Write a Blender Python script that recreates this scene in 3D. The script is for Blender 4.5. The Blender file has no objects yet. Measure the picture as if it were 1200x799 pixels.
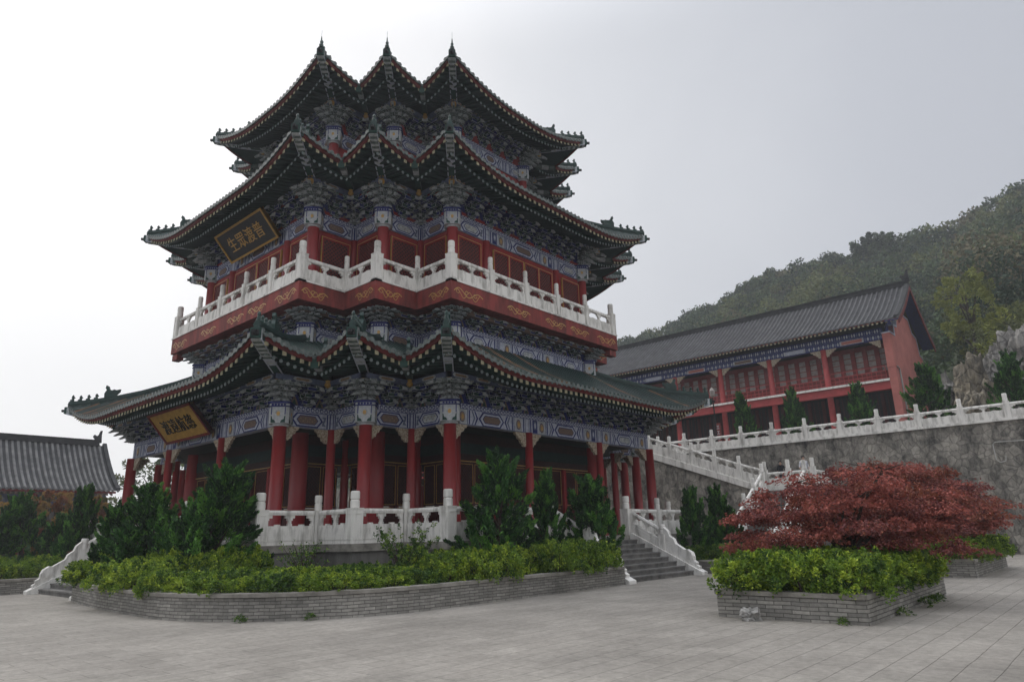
import bpy, math, random
import numpy as np
from mathutils import Vector, Matrix, Euler

random.seed(7)
S = bpy.context.scene
COL = S.collection
V = Vector
PI = math.pi
UP = V((0, 0, 1))

# ------------------------------------------------------------------ helpers
class MB:
    """collects faces, builds ONE mesh object"""
    def __init__(self):
        self.v, self.f, self.m = [], [], []

    def face(self, pts, m=0):
        i = len(self.v)
        self.v.extend([tuple(p) for p in pts])
        self.f.append(tuple(range(i, i + len(pts))))
        self.m.append(m)

    def obox(self, o, ex, ey, ez, m=0):
        o, ex, ey, ez = V(o), V(ex), V(ey), V(ez)
        i = len(self.v)
        for c in ((0,0,0),(1,0,0),(1,1,0),(0,1,0),(0,0,1),(1,0,1),(1,1,1),(0,1,1)):
            self.v.append(tuple(o + ex*c[0] + ey*c[1] + ez*c[2]))
        q = [(0,3,2,1),(4,5,6,7),(0,1,5,4),(1,2,6,5),(2,3,7,6),(3,0,4,7)]
        if ex.cross(ey).dot(ez) < 0:
            q = [t[::-1] for t in q]
        for t in q:
            self.f.append(tuple(i + a for a in t)); self.m.append(m)

    def box(self, c, s, m=0):
        c = V(c)
        self.obox(c - V(s)*.5, (s[0],0,0), (0,s[1],0), (0,0,s[2]), m)

    def prism(self, pts, vec, m=0, mside=None):
        pts = [V(p) for p in pts]; vec = V(vec)
        i = len(self.v); n = len(pts)
        self.v += [tuple(p) for p in pts] + [tuple(p + vec) for p in pts]
        self.f.append(tuple(range(i + n - 1, i - 1, -1))); self.m.append(m)
        self.f.append(tuple(range(i + n, i + 2*n))); self.m.append(m)
        for k in range(n):
            k2 = (k + 1) % n
            self.f.append((i + k, i + k2, i + n + k2, i + n + k)); self.m.append(m if mside is None else mside)

    def tube(self, pts, rad, n=8, m=0, cap=True):
        pts = [V(p) for p in pts]
        if not hasattr(rad, '__len__'):
            rad = [rad]*len(pts)
        i0 = len(self.v)
        for k, p in enumerate(pts):
            d = (pts[min(k+1, len(pts)-1)] - pts[max(k-1, 0)]).normalized()
            a = d.cross(V((0,0,1)) if abs(d.z) < .9 else V((1,0,0))).normalized()
            b = d.cross(a)
            for j in range(n):
                t = 2*PI*j/n
                self.v.append(tuple(p + (a*math.cos(t) + b*math.sin(t))*rad[k]))
        for k in range(len(pts)-1):
            for j in range(n):
                j2 = (j+1) % n
                self.f.append((i0+k*n+j, i0+k*n+j2, i0+(k+1)*n+j2, i0+(k+1)*n+j)); self.m.append(m)
        if cap:
            self.f.append(tuple(i0+j for j in range(n))); self.m.append(m)
            e = i0+(len(pts)-1)*n
            self.f.append(tuple(e+j for j in range(n-1, -1, -1))); self.m.append(m)

    def lathe(self, prof, n=16, c=(0,0,0), m=0):
        c = V(c)
        self.tube([c + V((0,0,z)) for r, z in prof], [r for r, z in prof], n, m)

    def build(self, name, mats, parent=None, smooth=False, kind=None):
        me = bpy.data.meshes.new(name)
        me.from_pydata(self.v, [], self.f)
        if not isinstance(mats, (list, tuple)):
            mats = [mats]
        for a in mats:
            me.materials.append(a)
        me.polygons.foreach_set('material_index', self.m)
        if smooth:
            me.polygons.foreach_set('use_smooth', [True]*len(self.f))
        me.update()
        return link(name, me, parent, kind)

def link(name, me, parent=None, kind=None):
    o = bpy.data.objects.new(name, me)
    COL.objects.link(o)
    if parent is not None:
        o.parent = parent
    if kind:
        o['kind'] = kind
    return o

def put(name, me, parent, loc, rz=0, sc=None):
    o = link(name, me, parent)
    o.location = loc; o.rotation_euler = (0, 0, rz)
    if sc: o.scale = sc
    return o

def tag(o, label, cat, group=None):
    o['label'] = label; o['category'] = cat
    if group: o['group'] = group
    return o

def thing(name, label, cat, loc=(0,0,0), rz=0, group=None):
    o = bpy.data.objects.new(name, None)
    COL.objects.link(o)
    o.empty_display_size = .2
    o.location = loc; o.rotation_euler = (0,0,rz)
    return tag(o, label, cat, group)

def copy_tree(o, parent=None):
    c = o.copy(); COL.objects.link(c)
    if parent is not None: c.parent = parent
    for ch in o.children:
        copy_tree(ch, c)
    return c

# ------------------------------------------------------------------ materials
def lin(r, g, b):
    f = lambda c: c/12.92 if c <= .04045 else ((c+.055)/1.055)**2.4
    return (f(r/255), f(g/255), f(b/255))

def new_mat(name):
    m = bpy.data.materials.new(name); m.use_nodes = True
    nt = m.node_tree
    b = nt.nodes['Principled BSDF']
    return m, nt, b

def N(nt, t, **k):
    n = nt.nodes.new(t)
    for a, b in k.items():
        setattr(n, a, b)
    return n

def rgba(c): return (c[0], c[1], c[2], 1)

def mat(name, col, rough=.65, col2=None, scale=3., bump=0., bscale=25., spec=.25, detail=6., lo=.35, hi=.65, obj=False, streak=False, emit=None):
    m, nt, b = new_mat(name)
    b.inputs['Roughness'].default_value = rough
    b.inputs['Specular IOR Level'].default_value = spec
    if obj:
        src = N(nt, 'ShaderNodeTexCoord').outputs['Object']
    else:
        src = N(nt, 'ShaderNodeNewGeometry').outputs['Position']
    if col2 is None:
        col2 = tuple(c*.72 for c in col)
    vec = src
    if streak:
        mp = N(nt, 'ShaderNodeMapping'); mp.inputs['Scale'].default_value = (1, 1, .22)
        nt.links.new(src, mp.inputs['Vector']); vec = mp.outputs[0]
    no = N(nt, 'ShaderNodeTexNoise'); no.inputs['Scale'].default_value = scale; no.inputs['Detail'].default_value = detail
    no.inputs['Roughness'].default_value = .65
    nt.links.new(vec, no.inputs['Vector'])
    cr = N(nt, 'ShaderNodeValToRGB')
    cr.color_ramp.elements[0].position = lo; cr.color_ramp.elements[0].color = rgba(col2)
    cr.color_ramp.elements[1].position = hi; cr.color_ramp.elements[1].color = rgba(col)
    nt.links.new(no.outputs['Fac'], cr.inputs[0])
    nt.links.new(cr.outputs[0], b.inputs['Base Color'])
    if bump:
        n2 = N(nt, 'ShaderNodeTexNoise'); n2.inputs['Scale'].default_value = bscale; n2.inputs['Detail'].default_value = 4
        nt.links.new(src, n2.inputs['Vector'])
        bp = N(nt, 'ShaderNodeBump'); bp.inputs['Strength'].default_value = bump; bp.inputs['Distance'].default_value = .03
        nt.links.new(n2.outputs['Fac'], bp.inputs['Height']); nt.links.new(bp.outputs[0], b.inputs['Normal'])
    return m

def leafmat(name, cols, trans=.25, rough=.6):
    m, nt, b = new_mat(name)
    g = N(nt, 'ShaderNodeNewGeometry')
    cr = N(nt, 'ShaderNodeValToRGB')
    el = cr.color_ramp.elements
    while len(el) < len(cols): el.new(.5)
    for i, c in enumerate(cols):
        el[i].position = i/(len(cols)-1) if len(cols) > 1 else 0; el[i].color = rgba(c)
    nt.links.new(g.outputs['Random Per Island'], cr.inputs[0])
    nt.links.new(cr.outputs[0], b.inputs['Base Color'])
    b.inputs['Roughness'].default_value = rough
    b.inputs['Specular IOR Level'].default_value = .25
    tr = N(nt, 'ShaderNodeBsdfTranslucent'); nt.links.new(cr.outputs[0], tr.inputs['Color'])
    mx = N(nt, 'ShaderNodeMixShader'); mx.inputs[0].default_value = trans
    nt.links.new(b.outputs[0], mx.inputs[1]); nt.links.new(tr.outputs[0], mx.inputs[2])
    nt.links.new(mx.outputs[0], nt.nodes['Material Output'].inputs['Surface'])
    return m

M = {}
M['red'] = mat('red_lacquer', (.31,.024,.028), .42, (.20,.02,.023), 2.4, .08, 8, spec=.45, streak=True)
M['redwall'] = mat('red_plaster', (.28,.028,.03), .7, (.18,.022,.024), 2.2)
M['redfascia'] = mat('red_board', (.19,.032,.03), .75, (.085,.02,.02), 3, .1)
M['slabred'] = mat('weathered_red', (.25,.05,.045), .75, (.10,.03,.028), 3.2, .15, 14, streak=True, lo=.33, hi=.6)
M['gold'] = mat('gilding', (.55,.33,.07), .4, (.35,.2,.05), 9, spec=.6)
M['golddark'] = mat('old_gold_ground', (.42,.25,.05), .55, (.29,.165,.035), 5, .15, 30)
M['black'] = mat('black_lacquer', (.022,.022,.024), .4, (.013,.013,.014), 4)
M['white'] = mat('marble', (.75,.735,.70), .7, (.36,.35,.325), 3.2, .3, 30, lo=.30, hi=.52, streak=True)
M['white2'] = mat('carved_marble', (.75,.735,.70), .75, (.36,.35,.325), 4.5, .35, 16, lo=.32, hi=.54, streak=True)
M['stone'] = mat('grey_plinth_stone', (.2,.195,.185), .85, (.09,.088,.083), 1.3, .35, 14, streak=True)
M['step'] = mat('step_stone', (.2,.193,.183), .85, (.09,.088,.084), 2.4, .3, 14)
M['cap'] = mat('coping_stone', (.3,.285,.255), .85, (.15,.14,.125), 2.5, .35, 18)
M['beamw'] = mat('beam_pale_paint', (.50,.53,.61), .7, (.31,.33,.42), 9)
M['blue'] = mat('ultramarine_paint', (.018,.028,.17), .65, (.014,.02,.095), 6)
M['midblue'] = mat('grey_blue_paint', (.14,.17,.27), .65, (.09,.11,.18), 7)
M['tan'] = mat('tan_paint', (.33,.24,.17), .7, (.22,.15,.1), 20)
M['brown'] = mat('dark_medallion_paint', (.12,.085,.075), .7, (.2,.14,.11), 28)
M['green'] = mat('green_paint', (.02,.062,.05), .6, (.014,.04,.034), 6)
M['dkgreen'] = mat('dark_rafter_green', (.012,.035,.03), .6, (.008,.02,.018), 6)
M['pale'] = mat('pale_edge_paint', (.50,.52,.54), .7, (.24,.265,.28), 7)
M['greyg'] = mat('grey_green_paint', (.15,.185,.175), .7, (.05,.07,.067), 6)
M['cream'] = mat('cream_rafter_end', (.42,.38,.25), .7, (.22,.20,.13), 5)
M['dot'] = mat('pale_rafter_end', (.40,.46,.48), .7, (.26,.33,.36), 12)
M['carve'] = mat('carved_cream', (.46,.40,.31), .75, (.17,.115,.08), 16, .5, 18, lo=.38, hi=.56)
M['tile'] = mat('green_glazed_tile', (.016,.046,.038), .42, (.016,.026,.025), 2.5, spec=.45)
M['tile_orange'] = mat('worn_glaze_tile', (.22,.11,.06), .5, (.07,.08,.06), 3)
M['tileend'] = mat('tile_end_glaze', (.15,.165,.16), .5, (.05,.07,.066), 9, spec=.35)
M['ridgeg'] = mat('ridge_glaze', (.017,.052,.043), .42, (.012,.028,.026), 5, spec=.4)
M['gtile'] = mat('grey_clay_tile', (.05,.051,.054), .85, (.026,.027,.029), 2.2, .2, 10)
M['gtile2'] = mat('grey_cover_tile', (.11,.111,.115), .85, (.06,.06,.064), 1.1, .2, 10)
M['gtile3'] = mat('weathered_cover_tile', (.21,.208,.205), .85, (.10,.10,.102), 1.1, .2, 10)
M['darkwood'] = mat('dark_wood', (.04,.014,.013), .6, (.022,.010,.01), 4)
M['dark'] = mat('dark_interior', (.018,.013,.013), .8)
M['latt'] = mat('lattice_wood', (.20,.036,.031), .6, (.13,.026,.023), 5)
M['doorw'] = mat('door_wood', (.085,.02,.018), .6, (.05,.014,.013), 5)
M['pane'] = mat('window_backing', (.022,.017,.018), .35)
M['pink'] = mat('pink_plaster', (.47,.175,.15), .85, (.35,.125,.11), .9, .15, 20)
M['hallred'] = mat('hall_red', (.42,.075,.075), .65, (.30,.055,.055), 2.)
M['glass'] = mat('pale_window_panel', (.34,.31,.285), .4, (.19,.17,.16), 3)
M['halllatt'] = mat('hall_joinery', (.22,.045,.04), .6, (.14,.03,.028), 4)
M['bark'] = mat('bark', (.075,.055,.042), .9, (.035,.027,.022), 12, .5, 30)
M['soil'] = mat('soil', (.06,.048,.034), .95, (.03,.026,.02), 6, .4, 20)
M['rockold'] = mat('limestone', (.45,.44,.42), .9, (.08,.078,.075), 1.6, 1., 4, lo=.36, hi=.58)
M['rockochre'] = mat('ochre_limestone', (.25,.225,.18), .9, (.075,.07,.065), 1.6, 1., 4, lo=.38, hi=.6)
M['metal'] = mat('dark_metal', (.02,.02,.022), .5)
M['pvc'] = mat('white_pipe', (.45,.45,.43), .6)
M['skin'] = mat('skin', (.42,.27,.2), .6)
M['hair'] = mat('hair', (.02,.017,.015), .6)
M['cloth_dark'] = mat('dark_cloth', (.018,.02,.026), .9)
M['cloth_white'] = mat('white_shirt', (.62,.63,.68), .9)
M['cloth_trouser'] = mat('trouser_cloth', (.03,.035,.05), .9)

def brick_mat(name, c1, c2, mortar, bw, bh, ms, diag=True, bump=.6, rough=.88, stain=(.5, 1.0)):
    """courses of stone; axis-aligned walls: u = x - y, v = z ; ground: u = x, v = y"""
    m, nt, b = new_mat(name)
    g = N(nt, 'ShaderNodeNewGeometry')
    sp = N(nt, 'ShaderNodeSeparateXYZ'); nt.links.new(g.outputs['Position'], sp.inputs[0])
    cb = N(nt, 'ShaderNodeCombineXYZ')
    if diag:
        su = N(nt, 'ShaderNodeMath', operation='SUBTRACT'); nt.links.new(sp.outputs[0], su.inputs[0]); nt.links.new(sp.outputs[1], su.inputs[1])
        nt.links.new(su.outputs[0], cb.inputs[0]); nt.links.new(sp.outputs[2], cb.inputs[1])
    else:
        nt.links.new(sp.outputs[0], cb.inputs[0]); nt.links.new(sp.outputs[1], cb.inputs[1])
    # wobble of the joints
    nz = N(nt, 'ShaderNodeTexNoise'); nz.inputs['Scale'].default_value = 2.5; nt.links.new(g.outputs['Position'], nz.inputs['Vector'])
    ad = N(nt, 'ShaderNodeVectorMath', operation='MULTIPLY_ADD'); ad.inputs[1].default_value = (.03,.03,.03)
    nt.links.new(nz.outputs['Color'], ad.inputs[0]); nt.links.new(cb.outputs[0], ad.inputs[2])
    br = N(nt, 'ShaderNodeTexBrick'); br.inputs['Scale'].default_value = 1
    br.inputs['Brick Width'].default_value = bw; br.inputs['Row Height'].default_value = bh
    br.inputs['Mortar Size'].default_value = ms; br.inputs['Mortar Smooth'].default_value = .3; br.inputs['Bias'].default_value = 0
    br.inputs['Color1'].default_value = rgba(c1); br.inputs['Color2'].default_value = rgba(c2); br.inputs['Mortar'].default_value = rgba(mortar)
    nt.links.new(ad.outputs[0], br.inputs['Vector'])
    n2 = N(nt, 'ShaderNodeTexNoise'); n2.inputs['Scale'].default_value = .45; n2.inputs['Detail'].default_value = 9; n2.inputs['Roughness'].default_value = .72
    nt.links.new(g.outputs['Position'], n2.inputs['Vector'])
    mr = N(nt, 'ShaderNodeMapRange'); mr.inputs[1].default_value = .3; mr.inputs[2].default_value = .7; mr.inputs[3].default_value = stain[0]; mr.inputs[4].default_value = stain[1]
    nt.links.new(n2.outputs['Fac'], mr.inputs[0])
    mu = N(nt, 'ShaderNodeMix', data_type='RGBA', blend_type='MULTIPLY'); mu.inputs[0].default_value = 1
    nt.links.new(br.outputs['Color'], mu.inputs[6]); nt.links.new(mr.outputs[0], mu.inputs[7])
    # fine grit
    n3 = N(nt, 'ShaderNodeTexNoise'); n3.inputs['Scale'].default_value = 9; n3.inputs['Detail'].default_value = 9; n3.inputs['Roughness'].default_value = .75
    nt.links.new(g.outputs['Position'], n3.inputs['Vector'])
    m3 = N(nt, 'ShaderNodeMapRange'); m3.inputs[1].default_value = .3; m3.inputs[2].default_value = .7; m3.inputs[3].default_value = .72; m3.inputs[4].default_value = 1.16
    nt.links.new(n3.outputs['Fac'], m3.inputs[0])
    mu2 = N(nt, 'ShaderNodeMix', data_type='RGBA', blend_type='MULTIPLY'); mu2.inputs[0].default_value = 1
    nt.links.new(mu.outputs[2], mu2.inputs[6]); nt.links.new(m3.outputs[0], mu2.inputs[7])
    nt.links.new(mu2.outputs[2], b.inputs['Base Color'])
    b.inputs['Roughness'].default_value = rough; b.inputs['Specular IOR Level'].default_value = .25
    hh = N(nt, 'ShaderNodeMath', operation='MULTIPLY_ADD'); hh.inputs[1].default_value = -1.5
    nt.links.new(br.outputs['Fac'], hh.inputs[0]); nt.links.new(n3.outputs['Fac'], hh.inputs[2])
    bp = N(nt, 'ShaderNodeBump'); bp.inputs['Strength'].default_value = bump; bp.inputs['Distance'].default_value = .012
    nt.links.new(hh.outputs[0], bp.inputs['Height']); nt.links.new(bp.outputs[0], b.inputs['Normal'])
    return m

M['bedwall'] = brick_mat('coursed_stone', (.36,.345,.315), (.22,.212,.195), (.12,.115,.105), .31, .067, .008, True, .8, stain=(.6,1.15))
M['paving'] = brick_mat('stone_paving', (.335,.312,.279), (.295,.274,.244), (.18,.166,.146), .72, .36, .004, False, 1., stain=(.64,1.12))

def rubble_mat(name, c_lo, c_hi, joint, sc):
    m, nt, b = new_mat(name)
    g = N(nt, 'ShaderNodeNewGeometry')
    nz = N(nt, 'ShaderNodeTexNoise'); nz.inputs['Scale'].default_value = 1.3; nt.links.new(g.outputs['Position'], nz.inputs['Vector'])
    ad = N(nt, 'ShaderNodeVectorMath', operation='MULTIPLY_ADD'); ad.inputs[1].default_value = (.5,.5,.5)
    nt.links.new(nz.outputs['Color'], ad.inputs[0]); nt.links.new(g.outputs['Position'], ad.inputs[2])
    v1 = N(nt, 'ShaderNodeTexVoronoi'); v1.inputs['Scale'].default_value = sc; nt.links.new(ad.outputs[0], v1.inputs['Vector'])
    v2 = N(nt, 'ShaderNodeTexVoronoi', feature='DISTANCE_TO_EDGE'); v2.inputs['Scale'].default_value = sc; nt.links.new(ad.outputs[0], v2.inputs['Vector'])
    sp = N(nt, 'ShaderNodeSeparateColor'); nt.links.new(v1.outputs['Color'], sp.inputs[0])
    mp = N(nt, 'ShaderNodeMapping'); mp.inputs['Scale'].default_value = (1, 1, .55); nt.links.new(g.outputs['Position'], mp.inputs['Vector'])
    n2 = N(nt, 'ShaderNodeTexNoise'); n2.inputs['Scale'].default_value = 1.5; n2.inputs['Detail'].default_value = 10; n2.inputs['Roughness'].default_value = .78
    nt.links.new(mp.outputs[0], n2.inputs['Vector'])
    av = N(nt, 'ShaderNodeMath', operation='MULTIPLY_ADD'); av.inputs[1].default_value = .30
    nt.links.new(sp.outputs[0], av.inputs[0]); 
    sb = N(nt, 'ShaderNodeMath', operation='MULTIPLY_ADD'); sb.inputs[1].default_value = 2.5; sb.inputs[2].default_value = -.92
    nt.links.new(n2.outputs['Fac'], sb.inputs[0]); nt.links.new(sb.outputs[0], av.inputs[2])
    cr = N(nt, 'ShaderNodeValToRGB'); cr.color_ramp.elements[0].color = rgba(c_lo); cr.color_ramp.elements[1].color = rgba(c_hi)
    cr.color_ramp.elements[0].position = .12; cr.color_ramp.elements[1].position = .95
    nt.links.new(av.outputs[0], cr.inputs[0])
    mr = N(nt, 'ShaderNodeMapRange'); mr.inputs[1].default_value = -.03; mr.inputs[2].default_value = .05
    nt.links.new(v2.outputs['Distance'], mr.inputs[0])
    mx = N(nt, 'ShaderNodeMix', data_type='RGBA'); nt.links.new(mr.outputs[0], mx.inputs[0])
    mx.inputs[6].default_value = rgba(joint); nt.links.new(cr.outputs[0], mx.inputs[7])
    nt.links.new(mx.outputs[2], b.inputs['Base Color'])
    b.inputs['Roughness'].default_value = .92; b.inputs['Specular IOR Level'].default_value = .2
    ht = N(nt, 'ShaderNodeMath', operation='ADD'); nt.links.new(mr.outputs[0], ht.inputs[0]); nt.links.new(n2.outputs['Fac'], ht.inputs[1])
    bp = N(nt, 'ShaderNodeBump'); bp.inputs['Strength'].default_value = .8; bp.inputs['Distance'].default_value = .08
    nt.links.new(ht.outputs[0], bp.inputs['Height']); nt.links.new(bp.outputs[0], b.inputs['Normal'])
    return m
M['rubble'] = rubble_mat('rubble_wall', (.05,.049,.047), (.46,.43,.375), (.15,.142,.13), 2.6)

M['rock'] = rubble_mat('cracked_limestone', (.06,.058,.055), (.36,.345,.32), (.035,.034,.032), 1.1)
M['rockochre'] = rubble_mat('cracked_ochre_limestone', (.06,.055,.048), (.33,.29,.22), (.035,.033,.03), 1.0)

# ------------------------------------------------------------------ camera
f_px, pitch, roll, yaw = 794.41, .2760, -.0250, .7264
CX, CY, CZ = -21.345, -26.336, 1.6
F = V((math.cos(yaw)*math.cos(pitch), math.sin(yaw)*math.cos(pitch), math.sin(pitch)))
R = V((math.sin(yaw), -math.cos(yaw), 0)); U = R.cross(F)
c_, s_ = math.cos(roll), math.sin(roll)
R2 = R*c_ + U*s_; U2 = U*c_ - R*s_
cam = bpy.data.cameras.new('camera')
cam.sensor_width = 36; cam.sensor_fit = 'HORIZONTAL'; cam.lens = 36*f_px/1200
cam.clip_start = .1; cam.clip_end = 3000
camo = bpy.data.objects.new('camera', cam); COL.objects.link(camo)
mw = Matrix((R2, U2, -F)).transposed().to_4x4(); mw.translation = V((CX, CY, CZ))
camo.matrix_world = mw
S.camera = camo

# ------------------------------------------------------------------ light
w = bpy.data.worlds.new('World'); S.world = w; w.use_nodes = True
nt = w.node_tree; bg = nt.nodes['Background']
SUN_AZ, SUN_EL = math.radians(92), math.radians(42)     # azimuth from +X towards +Y
sky = N(nt, 'ShaderNodeTexSky', sky_type='NISHITA'); sky.sun_disc = False
sky.sun_elevation = SUN_EL; sky.sun_rotation = PI/2 - SUN_AZ
sky.air_density = 1.2; sky.dust_density = 6; sky.ozone_density = 1
hs = N(nt, 'ShaderNodeHueSaturation'); hs.inputs['Saturation'].default_value = .25
nt.links.new(sky.outputs[0], hs.inputs['Color'])
tc = N(nt, 'ShaderNodeTexCoord')
dt = N(nt, 'ShaderNodeVectorMath', operation='DOT_PRODUCT'); nt.links.new(tc.outputs['Generated'], dt.inputs[0])
a_ = math.radians(100); dt.inputs[1].default_value = (math.cos(a_)*.97, math.sin(a_)*.97, .22)
cr = N(nt, 'ShaderNodeValToRGB')
e = cr.color_ramp.elements
e[0].position = 0; e[0].color = (9.0, 9.1, 9.4, 1)
e[1].position = 1; e[1].color = (11.5, 11.5, 11.5, 1)
for p_, c in ((.12, (5.1,5.35,6.0,1)), (.36, (5.9,6.15,6.75,1)), (.58, (7.6,7.8,8.25,1)), (.76, (10.2,10.2,10.4,1))):
    x = e.new(p_); x.color = c
# overcast dome: -0.35..1 of the dot product over the ramp
mr = N(nt, 'ShaderNodeMapRange'); mr.inputs[1].default_value = -.35; mr.inputs[2].default_value = 1.
cn = N(nt, 'ShaderNodeTexNoise'); cn.inputs['Scale'].default_value = 2.2; cn.inputs['Detail'].default_value = 5; cn.inputs['Distortion'].default_value = .4
nt.links.new(tc.outputs['Generated'], cn.inputs['Vector'])
cm = N(nt, 'ShaderNodeMath', operation='MULTIPLY_ADD'); cm.inputs[1].default_value = .30
nt.links.new(cn.outputs['Fac'], cm.inputs[0])
sb = N(nt, 'ShaderNodeMath', operation='SUBTRACT'); sb.inputs[1].default_value = .15
nt.links.new(dt.outputs['Value'], sb.inputs[0]); nt.links.new(sb.outputs[0], cm.inputs[2])
nt.links.new(cm.outputs[0], mr.inputs[0]); nt.links.new(mr.outputs[0], cr.inputs[0])
mx = N(nt, 'ShaderNodeMix', data_type='RGBA'); mx.inputs[0].default_value = .9
nt.links.new(hs.outputs[0], mx.inputs[6]); nt.links.new(cr.outputs[0], mx.inputs[7])
sx_ = N(nt, 'ShaderNodeSeparateXYZ'); nt.links.new(tc.outputs['Generated'], sx_.inputs[0])
zr = N(nt, 'ShaderNodeMapRange', interpolation_type='SMOOTHSTEP'); zr.inputs[1].default_value = .62; zr.inputs[2].default_value = .95; zr.inputs[3].default_value = 1.0; zr.inputs[4].default_value = 3.0
nt.links.new(sx_.outputs[2], zr.inputs[0])                      # an overcast sky is about three times brighter overhead than low down
zm = N(nt, 'ShaderNodeMix', data_type='RGBA', blend_type='MULTIPLY'); zm.inputs[0].default_value = 1
nt.links.new(mx.outputs[2], zm.inputs[6]); nt.links.new(zr.outputs[0], zm.inputs[7])
nt.links.new(zm.outputs[2], bg.inputs['Color']); bg.inputs['Strength'].default_value = .1

sl = bpy.data.lights.new('sun', 'SUN'); sl.energy = .7; sl.angle = math.radians(35); sl.color = (1, .96, .9)
so = bpy.data.objects.new('sun', sl); COL.objects.link(so)
sd = V((math.cos(SUN_EL)*math.cos(SUN_AZ), math.cos(SUN_EL)*math.sin(SUN_AZ), math.sin(SUN_EL)))
so.rotation_euler = sd.to_track_quat('Z', 'Y').to_euler(); so.location = (0, 0, 60)
so.data.use_shadow = True
S.view_settings.view_transform = 'Standard'; S.view_settings.look = 'None'
S.view_settings.exposure = 0; S.view_settings.gamma = 1; S.view_settings.use_curve_mapping = False
S.cycles.max_bounces = 6; S.cycles.diffuse_bounces = 4; S.cycles.transparent_max_bounces = 6
S.cycles.volume_bounces = 0; S.cycles.caustics_reflective = False; S.cycles.caustics_refractive = False

# ------------------------------------------------------------------ pagoda plan
s = 1.932
def rot90(p, k):
    x, y = p
    for _ in range(k % 4): x, y = -y, x
    return (x, y)
def poly(H, st=s):
    base = [(H-2*st,-H), (H-2*st,-H+st), (H-st,-H+st), (H-st,-H+2*st), (H,-H+2*st)]
    return [rot90(p, k) for k in range(4) for p in base]
class Fr:
    """one side of the stepped plan: c along it, w inwards from it"""
    def __init__(self, p0, p1):
        self.p0 = V((p0[0], p0[1], 0)); d = V((p1[0]-p0[0], p1[1]-p0[1], 0)); self.L = d.length
        self.e = d/self.L; self.n = V((self.e.y, -self.e.x, 0)); self.rz = math.atan2(self.e.y, self.e.x)
    def pt(self, c, w, z): return self.p0 + self.e*c - self.n*w + UP*z
def edges(H):
    P = poly(H); out = []
    for i in range(20):
        fr = Fr(P[i], P[(i+1) % 20]); fr.i = i
        fr.v0 = (i % 5) in (0, 2, 4); fr.v1 = ((i+1) % 5) in (0, 2, 4)
        fr.long = fr.v0 and fr.v1
        fr.vis = fr.n.x < -.5 or fr.n.y < -.5
        out.append(fr)
    return out
def corners(H):
    """(position, convex?, outward diagonal, seen from the front?)"""
    E_ = edges(H); out = []
    for i in range(20):
        a, b = E_[i-1], E_[i]
        dg = a.n + b.n
        out.append((V(b.p0), (i % 5) in (0, 2, 4), dg, a.vis or b.vis))
    return out

PG = thing('pagoda', 'three tiered pagoda with green glazed upturned eaves, red columns and white balcony', 'pagoda')

def solid(H, z0, z1, name, m, parent, st=s):
    b = MB(); P = poly(H, st)
    b.prism([(x, y, z0) for x, y in P], (0, 0, z1-z0))
    return b.build(name, m, parent)

# ---- roofs -------------------------------------------------------
def figure_mesh():
    b = MB()
    b.lathe([(.05,0),(.075,.04),(.06,.12),(.045,.17),(.06,.21),(.05,.26),(.015,.30)], 7)
    b.obox((-.02,-.11,.05), (.04,0,0), (0,.1,0), (0,0,.07))
    b.obox((-.02,.02,.16), (.04,0,0), (0,.07,0), (0,0,.05))
    me = b.build('x', M['ridgeg']); d = me.data; bpy.data.objects.remove(me); d.name = 'ridge_figure'; return d
def beast_mesh():
    b = MB()
    prof = [(-.18,0),(.20,0),(.24,.16),(.34,.26),(.36,.36),(.24,.33),(.14,.36),(.05,.30),(-.04,.38),(-.08,.48),(-.15,.52),(-.18,.42),(-.13,.34),(-.2,.2)]
    b.prism([(-.05, y, z) for y, z in prof], (.1, 0, 0))
    b.box((0,.27,.3), (.14,.06,.05)); b.box((0,.05,.3), (.15,.1,.05))
    me = b.build('x', M['ridgeg']); d = me.data; bpy.data.objects.remove(me); d.name = 'ridge_beast'; return d
FIG, BEAST = figure_mesh(), beast_mesh()

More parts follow.
